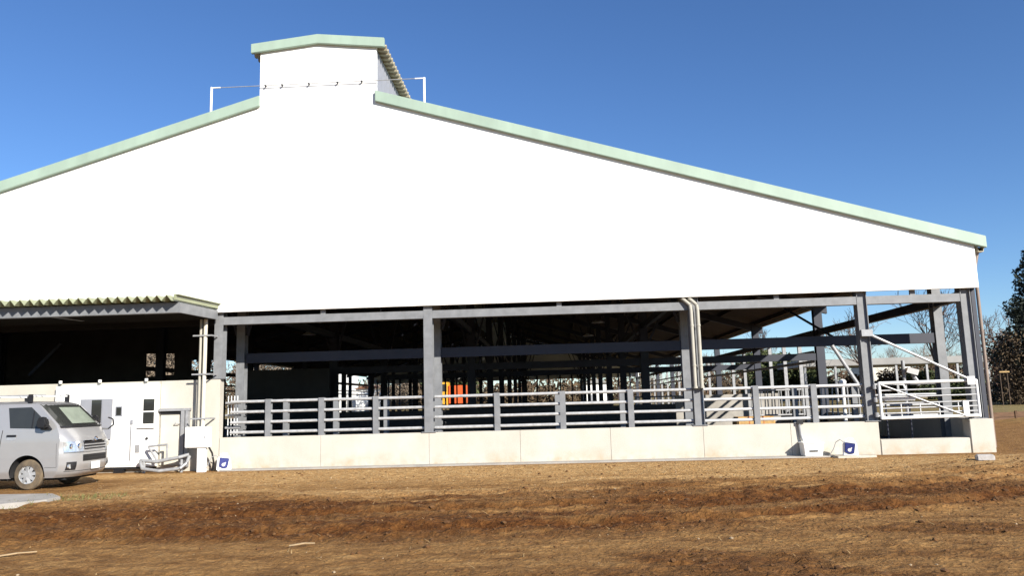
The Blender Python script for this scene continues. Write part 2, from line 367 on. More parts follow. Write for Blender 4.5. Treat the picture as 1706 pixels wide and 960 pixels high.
# ------------------------------------------------------------------ THE BARN
X1, X2, X3, X4, X5 = -2.852, 3.162, 10.6, 15.2, 17.99
XE = 18.58; ZR, S = 11.318, .2959; LEN = 84.0; ZC = 4.42; ZW = .887
FR = [1.76] + [1.76 + 10.22 * i for i in range(1, 9)]
barn = thing('cattle_barn', 'large white gabled cattle barn with pale green roof trim and open sides', 'barn', (0, 0, 0))
zr = lambda x: ZR - S * abs(x)
# gable wall, one plate of white siding with the raised centre
MW = 1.745
def gable(y0, y1):
    b = MB()
    pts = [(-18.3, ZC), (18.3, ZC), (18.3, zr(18.3) - .1), (MW, zr(MW) - .1), (MW, 12.30), (0, 12.50), (-MW, 12.30), (-MW, zr(MW) - .1), (-18.3, zr(18.3) - .1)]
    b.prism(pts, 'y', y0, y1); return b
gable(-.12, .0).build('gable_wall', M_white, barn)
gable(LEN - .1, LEN).build('gable_wall', M_white, barn)
# fascia boards
def fascia(pts, y0, y1, drop):
    b = MB(); b.prism(pts + [(x, z - drop) for x, z in reversed(pts)], 'y', y0, y1); return b
for yy in ((-.24, -.122), (LEN + .002, LEN + .16)):
    for sgn in (-1, 1):
        pts = [(sgn * 1.72, zr(1.72)), (sgn * XE, zr(XE))]
        fascia(pts, *yy, .325).build('fascia_board', M_fascia, barn, bevel=.012)
    fascia([(-2.0, 12.43), (0, 12.645), (2.0, 12.43)], *yy, .29).build('fascia_board', M_fascia, barn, bevel=.012)
# ribbed roof sheets: ribs run down the slope
def ribbed(x0, z0, x1, z1, y0, y1, per, amp):
    b = MB(); n = int((y1 - y0) / per); vs = []; fs = []
    prof = []
    for i in range(n):
        yb = y0 + i * per
        prof += [(yb, 0), (yb + per * .2, 0), (yb + per * .38, amp), (yb + per * .62, amp), (yb + per * .8, 0)]
    prof.append((y0 + n * per, 0))
    for (x, z) in ((x0, z0), (x1, z1)):
        for (y, a) in prof: vs.append((x, y, z + a))
    for (x, z) in ((x0, z0), (x1, z1)):
        for (y, a) in prof: vs.append((x, y, z + a - .03))
    m = len(prof)
    for i in range(m - 1):
        fs += [(i, i + 1, m + i + 1, m + i), (2 * m + i, 3 * m + i, 3 * m + i + 1, 2 * m + i + 1), (m + i, m + i + 1, 3 * m + i + 1, 3 * m + i), (i, 2 * m + i, 2 * m + i + 1, i + 1)]
    b.add(vs, fs); return b
for sgn in (-1, 1):
    ribbed(sgn * 1.70, zr(1.70) - .26, sgn * 18.55, zr(18.55) - .27, -.118, LEN, .5, .13).build('roof_sheet', M_roof, barn)
    ribbed(0, 12.42, sgn * 2.02, 12.21, -.118, LEN, .30, .10).build('monitor_roof_sheet', M_eave, barn)
    # monitor side with louvre slats
    b = MB(); b.box((sgn * 1.70 - .03, .002, zr(1.7) - .2), (sgn * 1.70 + .03, LEN - .11, 12.16)); side = b.build('monitor_side', M_louver, barn)
    for k in range(0):
        b = MB(); z = 10.98 + k * .23; x = sgn * 1.745
        b.add([(x, .03, z), (x, LEN - .2, z), (x + sgn * .07, LEN - .2, z - .13), (x + sgn * .07, .03, z - .13)], [(0, 1, 2, 3)]); b.build('louvre_slat', M_louver, side)
    # inner lining below the roof
    b = MB(); xa, xb = sgn * 1.75, sgn * 18.55
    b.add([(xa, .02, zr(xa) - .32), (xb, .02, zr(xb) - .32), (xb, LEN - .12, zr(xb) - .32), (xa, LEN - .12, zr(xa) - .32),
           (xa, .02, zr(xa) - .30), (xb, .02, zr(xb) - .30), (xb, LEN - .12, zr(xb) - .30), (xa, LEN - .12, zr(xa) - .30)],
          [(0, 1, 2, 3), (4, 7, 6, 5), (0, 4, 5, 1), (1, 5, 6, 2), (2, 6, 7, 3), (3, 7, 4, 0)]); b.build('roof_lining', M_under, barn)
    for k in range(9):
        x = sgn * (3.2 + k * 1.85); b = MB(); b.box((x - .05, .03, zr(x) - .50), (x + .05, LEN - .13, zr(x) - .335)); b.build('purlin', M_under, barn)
    # eave gutter
    b = MB(); x = sgn * 18.47; z = zr(18.47) - .33
    b.prism([(x - .09, z + .03), (x - .07, z - .12), (x + .07, z - .12), (x + .10, z + .03), (x + .085, z + .03), (x + .06, z - .10), (x - .06, z - .10), (x - .075, z + .03)], 'y', -.11, LEN - .2); b.build('gutter', M_eave, barn)

# columns
def hcol_open(x, y, z0, z1, w=.27, d=.28):
    b = MB(); t = .018
    b.box((x - w / 2, y - d / 2, z0), (x - w / 2 + t, y + d / 2, z1)); b.box((x + w / 2 - t, y - d / 2, z0), (x + w / 2, y + d / 2, z1)); b.box((x - w / 2 + t, y - .068, z0), (x + w / 2 - t, y - .052, z1)); return b
def hcol_flange(x, y, z0, z1, w=.25, d=.28):
    b = MB(); t = .018
    b.box((x - w / 2, y - d / 2, z0), (x + w / 2, y - d / 2 + t, z1)); b.box((x - w / 2, y + d / 2 - t, z0), (x + w / 2, y + d / 2, z1)); b.box((x - .008, y - d / 2 + t, z0), (x + .008, y + d / 2 - t, z1)); return b
YC = .16
for x, z0, fl in ((X1, 2.53, 1), (X2, ZW, 1), (X3, ZW, 0), (X4, ZW, 0), (X5, ZW, 0)):
    c = (hcol_flange if fl else hcol_open)(x, YC, z0, 4.9); o = c.build('column', M_steel, barn)
    b = MB(); b.box((x - .2, YC - .19, z0), (x + .2, YC + .19, z0 + .022)); b.build('base_plate', M_steel, o)
# blue protective film on the lower right flange of the third column
b = MB(); b.box((X3 + .113, YC - .136, 1.18), (X3 + .116, YC - .075, 1.72)); b.build('blue_film', M_blue, barn)
# head beam along the front, butted between columns, with small brackets up to the wall
for xa, xb in ((-18.0, X1 - .127), (X1 + .127, X2 - .127), (X2 + .127, X3 - .137), (X3 + .137, X4 - .137), (X4 + .137, X5 - .137)):
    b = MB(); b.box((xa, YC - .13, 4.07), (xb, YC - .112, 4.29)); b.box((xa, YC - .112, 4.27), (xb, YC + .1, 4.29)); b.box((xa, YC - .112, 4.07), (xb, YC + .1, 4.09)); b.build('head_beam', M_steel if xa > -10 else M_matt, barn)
    xm = (xa + xb) / 2
    if xa > -10:
        b = MB(); b.box((xm - .07, YC - .12, 4.292), (xm + .07, YC - .06, 4.55)); b.build('beam_bracket', M_steel, barn)
# frames inside: columns, ties, rafters, braces
rows = [-18.0, -10.6, X1, X2, X3, X5]
base_col = None
for i, y in enumerate(FR):
    for x in rows:
        if i == 0 and x < X1 - 1: continue
        zt = zr(x) - .42; z0 = .15
        if y < 2 and abs(x - X1) < .1: z0 = .15
        b = hcol_flange(x, y, z0, zt, .25 if i == 0 else .34, .28); b.build('column', M_steel if i == 0 else M_shadesteel, barn)
    if i < 3: b = MB(); b.box((X1 + .16, y - .1, 3.05), (17.83, y + .1, 3.34)); b.build('tie_beam', M_shadesteel, barn)
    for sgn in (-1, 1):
        b = MB(); b.prism([(sgn * 1.8, zr(1.8) - .52), (sgn * 18.4, zr(18.4) - .52), (sgn * 18.4, zr(18.4) - .86), (sgn * 1.8, zr(1.8) - .86)], 'y', y - .1, y + .1); b.build('rafter', M_shadesteel, barn)
    for x in (X1, X2, X3):
        for sgn in (-1, 1):
            zt = zr(x + sgn * 1.6) - .9
            b = MB(); b.bar((x + sgn * .15, y, 3.9), (x + sgn * 1.6, y, zt), .09, .09); b.build('knee_brace', M_shadesteel, barn)
# longitudinal beams on the side column lines
for x in (X5, -18.0):
    b = MB(); b.box((x - .09, .31, 4.10), (x + .09, LEN - .2, 4.36)); b.build('side_beam', M_shadesteel, barn)
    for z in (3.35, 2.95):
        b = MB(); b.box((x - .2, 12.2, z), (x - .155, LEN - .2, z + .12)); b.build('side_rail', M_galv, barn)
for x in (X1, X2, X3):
    b = MB(); b.box((x - .08, 1.91, 4.6), (x + .08, LEN - .2, 4.85)); b.build('long_beam', M_shadesteel, barn)
b = MB(); b.tube((14.86, 1.62, 3.06), (15.62, 1.62, 1.7), .055); b.build('brace', M_galv, barn)
b = MB(); b.tube((15.45, 1.95, 3.05), (14.9, 6.5, 4.8), .04); b.build('brace', M_shadesteel, barn)
# slim posts along the right side of the second bay and further back, seen through the open corner
for k, y in enumerate((14.6, 17.0, 19.5, 25.0, 28.0, 35.5, 39.0, 45.5, 49.0, 56, 60, 66, 70, 76)):
    b = MB(); b.box((X5 - .1, y - .07, .15), (X5 + .06, y + .07, 4.09)); b.build('side_post', M_galv, barn)
# plinth wall panels with open joints
JX = [-2.742, .13, X2, 5.68, 8.15, 10.66, 13.0, 15.34]
for xa, xb in zip(JX[:-1], JX[1:]):
    b = MB(); b.box((xa + .003, 0, -.1), (xb - .003, .28, ZW)); b.build('plinth_panel', M_conc, barn, bevel=.004)
b = MB(); b.box((-2.74, .03, -.1), (15.33, .25, ZW - .02)); b.build('plinth_core', M_conc, barn)
b = MB(); b.box((15.346, -.02, -.1), (17.694, .30, .40)); b.build('door_sill', M_conc, barn, bevel=.015)
b = MB(); b.box((17.70, -.05, -.1), (18.32, .34, ZW)); b.build('corner_block', M_conc, barn, bevel=.012)
for yy in range(0, 82, 6):
    b = MB(); b.box((18.02, .346 + yy, -.1), (18.28, min(.334 + yy + 6, LEN - .2), ZW)); b.build('plinth_panel', M_conc, barn, bevel=.008)
b = MB(); b.box((-18.2, 0, -.1), (-17.94, LEN - .2, ZW)); b.build('plinth_panel', M_conc, barn)
# tall concrete wall on the left: panels
WJ = [-18.2, -15.4, -12.6, -9.8, -7.42, -4.47, -2.75]
for xa, xb in zip(WJ[:-1], WJ[1:]):
    b = MB(); b.box((xa + .006, -.02, -.1), (xb - .006, .26, 2.52)); b.build('tall_wall_panel', M_conc, barn, bevel=.01)
# inside: floor, block partitions, low feed walls
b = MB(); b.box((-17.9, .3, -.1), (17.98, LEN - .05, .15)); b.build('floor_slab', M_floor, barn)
def wall_with_holes(xa, xb, y, z0, z1, holes, name, m):
    xs = sorted(set([xa, xb] + [q for h_ in holes for q in h_[:2]])); zs = sorted(set([z0, z1] + [q for h_ in holes for q in h_[2:]])); b = MB()
    for i in range(len(xs) - 1):
        for j in range(len(zs) - 1):
            cx, cz = (xs[i] + xs[i + 1]) / 2, (zs[j] + zs[j + 1]) / 2
            if any(h_[0] < cx < h_[1] and h_[2] < cz < h_[3] for h_ in holes): continue
            b.box((xs[i], y, zs[j]), (xs[i + 1], y + .15, zs[j + 1]))
    b.build(name, m, barn)
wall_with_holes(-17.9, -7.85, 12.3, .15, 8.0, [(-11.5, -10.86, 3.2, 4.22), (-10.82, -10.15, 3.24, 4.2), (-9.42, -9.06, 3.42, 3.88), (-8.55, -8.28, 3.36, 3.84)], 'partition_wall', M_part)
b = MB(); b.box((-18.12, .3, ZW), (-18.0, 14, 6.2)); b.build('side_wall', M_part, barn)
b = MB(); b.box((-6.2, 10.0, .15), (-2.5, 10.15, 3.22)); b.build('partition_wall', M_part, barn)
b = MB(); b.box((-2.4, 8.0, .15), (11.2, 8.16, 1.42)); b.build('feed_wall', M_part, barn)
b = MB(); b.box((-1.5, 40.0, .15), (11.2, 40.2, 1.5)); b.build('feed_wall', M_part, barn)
for x in np.arange(-17, 18, 1.55):
    b = MB(); b.box((x - .09, LEN - .35, .15), (x + .09, LEN - .12, 5.0)); b.build('end_post', M_shadesteel, barn)
for z in (1.2,):
    b = MB(); b.box((-17.8, LEN - .40, z), (17.8, LEN - .36, z + .12)); b.build('end_rail', M_shadesteel, barn)
# roof-top guard wire with end posts and clips
b = MB(); b.tube((-3.17, -.2, 10.35), (-3.17, -.2, 11.14), .035); b.tube((-3.17, -.2, 11.12), (-2.9, -.2, 11.12), .02); b.build('guard_post', M_plastic, barn)
b = MB(); b.tube((3.17, -.2, 10.35), (3.17, -.2, 11.14), .035); b.tube((3.17, -.2, 11.12), (2.9, -.2, 11.12), .02); b.build('guard_post', M_plastic, barn)
b = MB(); b.tube((-3.17, -.2, 11.12), (3.17, -.2, 11.12), .012, n=6); wire = b.build('guard_wire', M_galv, barn)
for x in (-1.55, -1.05, -.25, .6, 1.32):
    b = MB(); b.tube((x, -.21, 11.12), (x, -.12, 11.12), .018, n=6); b.box((x - .018, -.22, 11.085), (x + .018, -.18, 11.14)); b.build('wire_clip', M_black, wire)
# two beige downpipes on the third column and brown one at the corner
for x, r in ((10.51, .052), (10.69, .052)):
    b = MB(); b.path([(x - .22, -.02, 4.40), (x - .02, -.07, 4.20), (x, -.07, 4.05), (x, -.07, 1.92)], r, 10)
    for z in (3.6, 2.5): b.tube((x, -.07, z), (x, -.07, z + .05), r + .012, n=10)
    b.tube((x, -.07, 1.90), (x, -.07, 1.96), r + .014); b.build('downpipe', M_beige, barn, smooth=True)
b = MB(); b.box((10.42, -.1, 1.90), (10.78, .02, 1.94)); b.build('pipe_collar', M_black, barn)
b = MB(); b.path([(18.46, .06, 5.42), (18.38, .06, 5.12), (18.345, .06, 4.9), (18.345, .06, .12)], .045, 10); b.build('downpipe', M_brownpipe, barn, smooth=True)
b = MB(); b.box((18.16, .05, ZW), (18.27, .30, 4.9)); b.build('corner_trim', M_shadesteel, barn)

# ------------------------------------------------------------------ canopy over the tall wall
cn = thing('lean_to_canopy', 'low lean-to canopy with zigzag folded sheet edge against the white gable', 'canopy', (-2.85, -2.4, 4.1))
b = MB(); pts = []; x = -2.88; per = .254; A = .15; n = 60; vs = []; fs = []
z_f = 4.43
for k in range(n * 2 + 1):
    xx = x - k * per / 2; zz = A if k % 2 else 0
    for y in (-2.78, -.125):
        vs.append((xx, y, z_f + zz + (y + 2.78) * .028)); vs.append((xx, y, z_f + zz - .012 + (y + 2.78) * .028))
for k in range(n * 2):
    a = k * 4; c = a + 4
    fs += [(a, c, c + 2, a + 2), (a + 1, a + 3, c + 3, c + 1), (a, a + 1, c + 1, c), (a + 2, c + 2, c + 3, a + 3)]
b.add(vs, fs); b.build('folded_sheet', M_canopy, cn)
b = MB(); b.box((-18.2, -2.42, 4.16), (-2.83, -2.38, 4.42)); b.box((-18.2, -2.38, 4.16), (-2.83, -2.25, 4.18)); b.build('front_beam', M_steel, cn)
b = MB(); b.bar((-2.85, -2.38, 4.29), (-2.85, -.13, 4.34), .05, .26); b.build('end_beam', M_steel, cn)
b = MB(); b.bar((-2.84, -2.68, 4.53), (-2.84, -.13, 4.60), .05, .15); b.bar((-2.80, -2.68, 4.59), (-2.80, -.13, 4.66), .11, .02); b.build('end_flashing', M_canopy, cn)
for xx in (-6.3, -9.8, -13.3, -16.8):
    b = MB(); b.bar((xx, -2.37, 4.27), (xx, -.13, 4.33), .1, .22); b.build('cantilever_arm', M_steel, cn)
for yy in (-1.7, -.9):
    b = MB(); b.box((-18.1, yy - .04, 4.31 + (yy + 2.66) * .028), (-2.9, yy + .04, 4.41 + (yy + 2.66) * .028)); b.build('purlin', M_under, cn)
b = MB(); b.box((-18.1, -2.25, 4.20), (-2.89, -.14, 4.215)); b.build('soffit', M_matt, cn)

# conduits from the canopy to the white cabinet
cd_ = thing('conduit_pair', 'two slim pale conduits dropping from the canopy corner to the white cabinet', 'conduit', (-3.1, -.35, 1.2))
b = MB(); b.path([(-3.20, -.35, 4.20), (-3.20, -.35, 1.22)], .036, 8); b.build('pipe', M_beige, cd_, smooth=True)
b = MB(); b.path([(-3.07, -.35, 4.20), (-3.07, -.35, 1.22)], .055, 10); b.build('pipe', M_cream, cd_, smooth=True)
for z in (3.72, 2.64, 1.42):
    b = MB(); b.box((-3.40, -.42, z), (-2.86, -.395, z + .04)); b.box((-2.88, -.395, z), (-2.86, .0 if z > 2.52 else -.025, z + .04)); b.build('clamp_bracket', M_galv, cd_)
cb = thing('meter_cabinet', 'white flat cabinet on a white post in front of the tall wall', 'cabinet', (-3.1, -.45, 0))
b = MB(); b.box((-3.46, -.58, .66), (-2.80, -.36, 1.22)); body = b.build('cabinet_box', M_plastic, cb, bevel=.015)
b = MB(); b.box((-3.43, -.592, .69), (-2.83, -.582, 1.19)); b.build('door', M_plastic, body, bevel=.004)
b = MB(); b.box((-2.90, -.606, .9), (-2.87, -.592, .99)); b.build('handle', M_greyframe, body)
b = MB(); b.box((-3.13, -.53, -.1), (-2.90, -.40, .66)); b.build('post', M_plastic, cb, bevel=.01)
b = MB(); b.path([(-2.86, -.40, .66), (-2.80, -.32, .5), (-2.78, -.25, .25), (-2.84, -.2, .0)], .025, 7); b.build('cable', M_black, cb, smooth=True)

# ------------------------------------------------------------------ white prefab room front
pr = thing('prefab_room', 'bright white prefabricated room front with door and windows behind the van', 'room', (-5.9, -.1, 0))
for xa, xb in ((-7.42, -6.55), (-6.55, -5.72), (-5.72, -5.06), (-5.06, -4.47)):
    b = MB(); b.box((xa + .004, -.19, .16), (xb - .004, -.03, 2.44)); b.build('wall_panel', M_white, pr, bevel=.004)
b = MB(); b.box((-7.40, -.16, .10), (-4.49, -.04, .158)); b.build('base_rail', M_black, pr)
b = MB(); b.box((-5.62, -.22, -.1), (-5.36, -.06, .10)); b.build('foot_block', M_black, pr)
b = MB(); b.box((-5.665, -.215, .20), (-5.11, -.192, 2.02)); door = b.build('door', M_plastic, pr, bevel=.004)
b = MB(); b.box((-5.64, -.228, 1.56), (-5.44, -.217, 1.84)); fr = b.build('door_window', M_greyframe, door)
b = MB(); b.box((-5.61, -.235, 1.59), (-5.47, -.229, 1.81)); b.build('pane', M_pane, door)
b = MB(); b.box((-5.17, -.26, 1.34), (-5.12, -.217, 1.46)); b.build('lock', M_greyframe, door)
b = MB(); b.tube((-5.15, -.25, .35), (-5.15, -.25, 1.3), .012, n=6); b.build('pull_bar', M_galv, door)
b = MB(); b.box((-6.66, -.215, 1.38), (-5.74, -.192, 2.06)); wn = b.build('window', M_greyframe, pr)
b = MB(); b.box((-6.02, -.236, .93), (-5.74, -.217, 2.04)); b.build('shutter', M_greyframe, wn)
b = MB(); b.box((-6.64, -.236, .98), (-6.36, -.217, 2.04)); b.build('shutter', M_greyframe, wn)
b = MB(); b.box((-6.33, -.226, 1.40), (-6.05, -.217, 2.03)); b.build('pane', M_pane, wn)
b = MB(); b.box((-4.88, -.215, 1.29), (-4.50, -.192, 2.06)); w2 = b.build('window', M_plastic, pr)
for za, zb in ((1.34, 1.655), (1.695, 2.02)):
    b = MB(); b.box((-4.84, -.224, za), (-4.53, -.217, zb)); b.build('pane', M_pane, w2)
b = MB(); b.box((-4.98, -.26, 1.22), (-4.49, -.192, 1.25)); b.build('sill', M_plastic, w2)
b = MB(); b.box((-5.04, -.21, .55), (-4.92, -.192, .76)); b.build('vent_grille', M_galv, pr)
b = MB(); b.tube((-4.72, -.22, .93), (-4.72, -.19, .93), .035, n=10); b.build('outlet', M_dark, pr)
for x in (-7.35, -6.2, -4.85):
    b = MB(); b.tube((x, -.1, 2.52), (x, -.1, 2.60), .045, n=8); b.build('lifting_lug', M_plastic, pr)
# galvanised door frame and pipe guard between room and cabinet
gf = thing('sliding_door', 'cream sliding door in a galvanised frame right of the prefab room', 'door', (-4.0, -.1, 0))
b = MB(); b.box((-4.40, -.075, .18), (-3.80, -.045, 1.56)); lf = b.build('door_leaf', M_cream, gf, bevel=.004)
b = MB(); b.path([(-3.95, -.10, 1.36), (-3.98, -.14, 1.30), (-3.85, -.14, 1.30), (-3.82, -.10, 1.36)], .012, 6); b.build('handle', M_galv, lf)
b = MB(); b.box((-4.42, -.075, 1.565), (-3.80, -.045, 1.66)); b.build('track_gap', M_dark, gf)
b = MB(); b.box((-4.44, -.16, 1.665), (-3.55, -.03, 1.74)); b.build('header', M_galv, gf, bevel=.006)
for xa, xb in ((-3.79, -3.69), (-3.66, -3.58)):
    b = MB(); b.box((xa, -.17, .12), (xb, -.03, 1.663)); b.build('jamb', M_galv, gf, bevel=.006)
pg = thing('pipe_guard', 'bent galvanised pipe guard low on the ground beside the prefab room', 'pipe guard', (-4.1, -.4, 0))
b = MB(); b.path([(-3.42, -.35, .42), (-3.42, -.5, .25), (-3.55, -.62, .12), (-4.1, -.68, .07), (-4.6, -.6, .13), (-4.72, -.5, .30)], .045, 10); b.build('lower_pipe', M_galv, pg, smooth=True)
b = MB(); b.path([(-4.78, -.4, .34), (-4.3, -.44, .30), (-3.7, -.4, .40), (-3.45, -.3, .47)], .05, 10); b.build('upper_pipe', M_galv, pg, smooth=True)
b = MB(); b.path([(-4.55, -.42, .72), (-4.3, -.42, .34)], .03, 8); b.path([(-4.55, -.42, .72), (-4.02, -.42, .76)], .03, 8); b.path([(-4.02, -.42, .76), (-4.02, -.42, .33)], .03, 8); b.build('stay', M_galv, pg, smooth=True)
for x in (-4.65, -3.6):
    b = MB(); b.path([(x, -.42, .35), (x, -.42, -.05)], .04, 8); b.build('foot', M_galv, pg, smooth=True)

# ------------------------------------------------------------------ railings
def railing(xa, xb, posts, y, label, m_post, m_rail, zs=(1.87, 1.58, 1.30, 1.02), r=.042, z0=ZW, pw=.155, group=None):
    t = thing('cattle_railing', label, 'railing', ((xa + xb) / 2, y, z0), group=group)
    for x in posts:
        b = MB(); b.box((x - pw / 2, y - .075, z0), (x + pw / 2, y - .06, zs[0] + .06)); b.box((x - pw / 2, y + .06, z0), (x + pw / 2, y + .075, zs[0] + .06)); b.box((x - .006, y - .06, z0), (x + .006, y + .06, zs[0] + .06))
        b.build('post', m_post, t)
    for k, z in enumerate(zs):
        b = MB(); b.tube((xa, y + .02, z + random.uniform(-.008, .008)), (xb, y + .02, z + random.uniform(-.008, .008)), r, n=12); b.build('rail', m_rail, t, smooth=True)
    return t
M_post = M_steel
railing(X1 + .35, X2 - .15, (-1.40, .12, 1.66), .14, 'grey pipe railing on the plinth between the tall wall and second column', M_post, M_rail)
railing(X2 + .15, X3 - .16, (5.06, 6.88, 8.75), .14, 'grey pipe railing on the plinth between second and downpipe columns', M_post, M_rail)
railing(X3 + .16, X4 - .16, (12.16, 13.72), .14, 'grey pipe railing on the plinth right of the downpipe column', M_post, M_pale)
railing(X1 + .2, X2 - .18, (-1.45, .08, 1.61), 1.76, 'inner pipe railing seen behind the leftmost front railing', M_post, M_galv, z0=.15, zs=(1.88, 1.571, 1.27, .972), r=.038, pw=.15)
railing(X2 + .18, X3 - .18, (6.75, 8.66), 1.76, 'inner pipe railing seen behind the middle front railing', M_post, M_galv, z0=.15, zs=(1.88, 1.571, 1.27, .972), r=.038, pw=.15)
railing(X3 + .18, X5 - .2, (13.69, 15.41), 1.76, 'inner pipe railing seen behind the right front railing', M_post, M_galv, z0=.15, zs=(1.88, 1.571, 1.27, .972), r=.038, pw=.15)
# short ladder-like grille between tall wall and first post
lg = thing('bar_grille', 'narrow upright bar grille beside the end of the tall wall', 'grille', (-2.55, .3, ZW))
for k in range(4):
    b = MB(); b.tube((-2.66 + k * .09, .36, ZW), (-2.66 + k * .09, .36, 2.05), .014, n=6); b.build('bar', M_gate, lg)
for z in (1.85, 1.5, 1.15):
    b = MB(); b.tube((-2.72, .33, z), (-2.28, .33, z), .035, n=8); b.build('rail', M_galv, lg)
# hooked chain brackets on inner columns
for x, nm in ((X1, 'first'), (X2, 'second'), (X3, 'third')):
    t = thing('hook_rack', 'row of small black hooks on the %s inner column from the left' % nm, 'hooks', (x + .16, 1.7, 1.0), group='hooks on the inner columns')
    for z in (1.05, 1.25, 1.45, 1.65, 1.85):
        b = MB(); b.path([(x + .155, 1.60, z), (x + .24, 1.56, z - .02), (x + .27, 1.54, z + .05), (x + .24, 1.54, z + .08)], .012, 6); b.build('hook', M_black, t)

# ------------------------------------------------------------------ white gate at the right bay
g = thing('pipe_gate', 'white pipe gate across the rightmost opening of the barn', 'gate', (16.7, 0, .9))
gx0, gx1 = 15.42, 17.98
for k, z in enumerate((1.90, 1.70, 1.52, 1.35, 1.22, 1.09, .965)):
    rr = .042 if k in (0, 6) else .022
    b = MB(); b.tube((gx0, -.06, z), (gx1, -.06, z + .015), rr, n=10); b.build('rail', M_gate if k in (0, 6) else M_galv, g, smooth=True)
for x in (gx0, gx1):
    b = MB(); b.tube((x, -.06, .94), (x, -.06, 1.93), .04, n=10); b.build('stile', M_gate, g, smooth=True)
for x in (15.95, 16.45, 16.95, 17.45):
    b = MB(); b.tube((x, -.06, .965), (x, -.06, 1.36), .014, n=6); b.build('upright', M_gate, g)
b = MB(); b.tube((15.45, -.10, 1.86), (17.6, -.10, .98), .022, n=8); b.build('diagonal', M_galv, g)
b = MB(); b.box((17.55, -.12, 1.0), (17.70, -.085, 1.38)); b.build('latch_plate', M_gate, g)
for z in (1.05, 1.45, 1.8):
    b = MB(); b.tube((15.30, -.04, z - .05), (15.30, -.04, z + .07), .05, n=8); b.build('hinge', M_galv, g)
st = thing('stay_rod', 'pale stay rod slanting from the fourth column down to the gate top', 'rod', (16.5, -.1, 1.9))
b = MB(); b.tube((15.20, -.08, 3.27), (17.78, -.13, 1.94), .035, n=8); b.build('rod', M_galv, st, smooth=True)
b = MB(); b.box((17.70, -.17, 1.80), (17.90, -.145, 2.02)); b.build('end_plate', M_gate, st)
b = MB(); b.box((15.06, -.13, 3.18), (15.36, -.01, 3.36)); b.build('clamp', M_galv, st)
# trough behind the gate
tr = thing('feed_trough', 'white plastic trough on a bent frame behind the gate', 'trough', (16.2, .8, .15))
b = MB(); b.prism([(.55, 1.60), (1.05, 1.60), (.97, 1.40), (.63, 1.40)], 'x', 15.8, 16.66); b.build('tray', M_plastic, tr, bevel=.02)
b = MB(); b.path([(16.52, .8, 1.60), (16.44, .8, 1.86), (15.8, .8, 1.90)], .025, 8); b.build('frame', M_gate, tr)
for x in (15.9, 16.55):
    b = MB(); b.tube((x, .8, .15), (x, .8, 1.41), .025, n=8); b.build('leg', M_shadesteel, tr)
# standpipe with white dome
sp = thing('standpipe', 'white standpipe with rounded cap behind the right front railing', 'standpipe', (14.84, 1.0, .15))
b = MB(); b.tube((14.84, 1.0, .15), (14.84, 1.0, 1.9), .05, n=12); b.build('pipe', M_gate, sp, smooth=True)
b = MB()
for i in range(6):
    a0, a1 = i * math.pi / 6, (i + 1) * math.pi / 6
    b.tube((14.84, 1.0, 1.97 - .09 * math.cos(a0)), (14.84, 1.0, 1.97 - .09 * math.cos(a1)), max(.005, .11 * math.sin(a0)), max(.005, .11 * math.sin(a1)), n=14, cap=False)
b.build('cap', M_plastic, sp, smooth=True)
# headlock feed fences
def headlock(xa, xb, y, z0, z1, step, label):
    t = thing('headlock_fence', label, 'feed fence', ((xa + xb) / 2, y, .15))
    for z in (z0, z1): b = MB(); b.tube((xa, y, z), (xb, y, z), .04, n=8); b.build('rail', M_galv, t, smooth=True)
    k = 0; x = xa + step / 2
    while x < xb:
        b = MB(); b.tube((x, y, z0), (x + (.0 if k % 2 else .05), y, z1), .026, n=8); b.build('bar', M_galv, t, smooth=True); x += step; k += 1
    for x in (xa, xb): b = MB(); b.box((x - .05, y - .05, .15), (x + .05, y + .05, z1 + .06)); b.build('post', M_galv, t)
headlock(14.6, 16.5, 3.5, .95, 1.86, .17, 'white headlock feed fence just behind the right front railing')
headlock(15.4, 17.8, 14.0, .75, 1.85, .15, 'white headlock feed fence deeper in the right aisle')
headlock(11.2, 14.0, 22.0, .7, 1.7, .3, 'white headlock feed fence far back in the right aisle')
# pale timber stack / straw bale in the sunny aisle
sb = thing('straw_bale', 'tan straw bale lying on the sunny floor of the right aisle', 'bale', (15.3, 12.6, .15))
b = MB(); b.box((14.4, 12.2, .15), (16.0, 13.2, .75)); b.build('bale', mat('bale', (.48, .30, .12), .9, var=.3, scale=8, bump=.5), sb, bevel=.06)
for x in (14.9, 15.5): b = MB(); b.box((x, 12.19, .14), (x + .02, 13.21, .76)); b.build('twine', M_orange, sb)
# sunlit pale wall in the right aisle
b = MB(); b.tube((-11.1, 4.0, 3.0), (-10.05, 4.0, 4.05), .05, n=10); b.build('auger_pipe', M_shadesteel, barn)
b = MB(); b.box((12.6, 17.0, .15), (17.6, 17.2, 1.72)); b.build('aisle_wall', M_conc2, barn)
# lamps
for x, y, z, lb in ((8.73, 12.6, 5.0, 'white high bay lamp under the roof, nearest of the right pair'), (8.54, 18.0, 4.85, 'white high bay lamp under the roof, farther of the right pair'), (-3.6, 10.8, 4.7, 'white high bay lamp under the roof at left')):
    t = thing('high_bay_lamp', lb, 'lamp', (x, y, z), group='high bay lamps under the barn roof')
    b = MB(); b.tube((x, y, z), (x, y, z + .12), .30, .12, n=16); b.build('shade', M_plastic, t, smooth=True)
    b = MB(); b.tube((x, y, z + .12), (x, y, zr(x) - .5), .015, n=6); b.build('rod', M_black, t)
lp = thing('hooded_lamp', 'white hooded lamp on a grey post beyond the gate', 'lamp', (19.4, 7.0, 0))
b = MB(); b.tube((19.2, 7, 0), (19.2, 7, 2.75), .06, n=10); b.build('post', M_galv, lp)
b = MB(); b.bar((19.30, 6.9, 2.42), (19.60, 6.75, 2.30), .24, .20); b.tube((19.42, 6.95, 2.5), (19.22, 7, 2.5), .03, n=6); b.build('hood', M_plastic, lp, smooth=True)
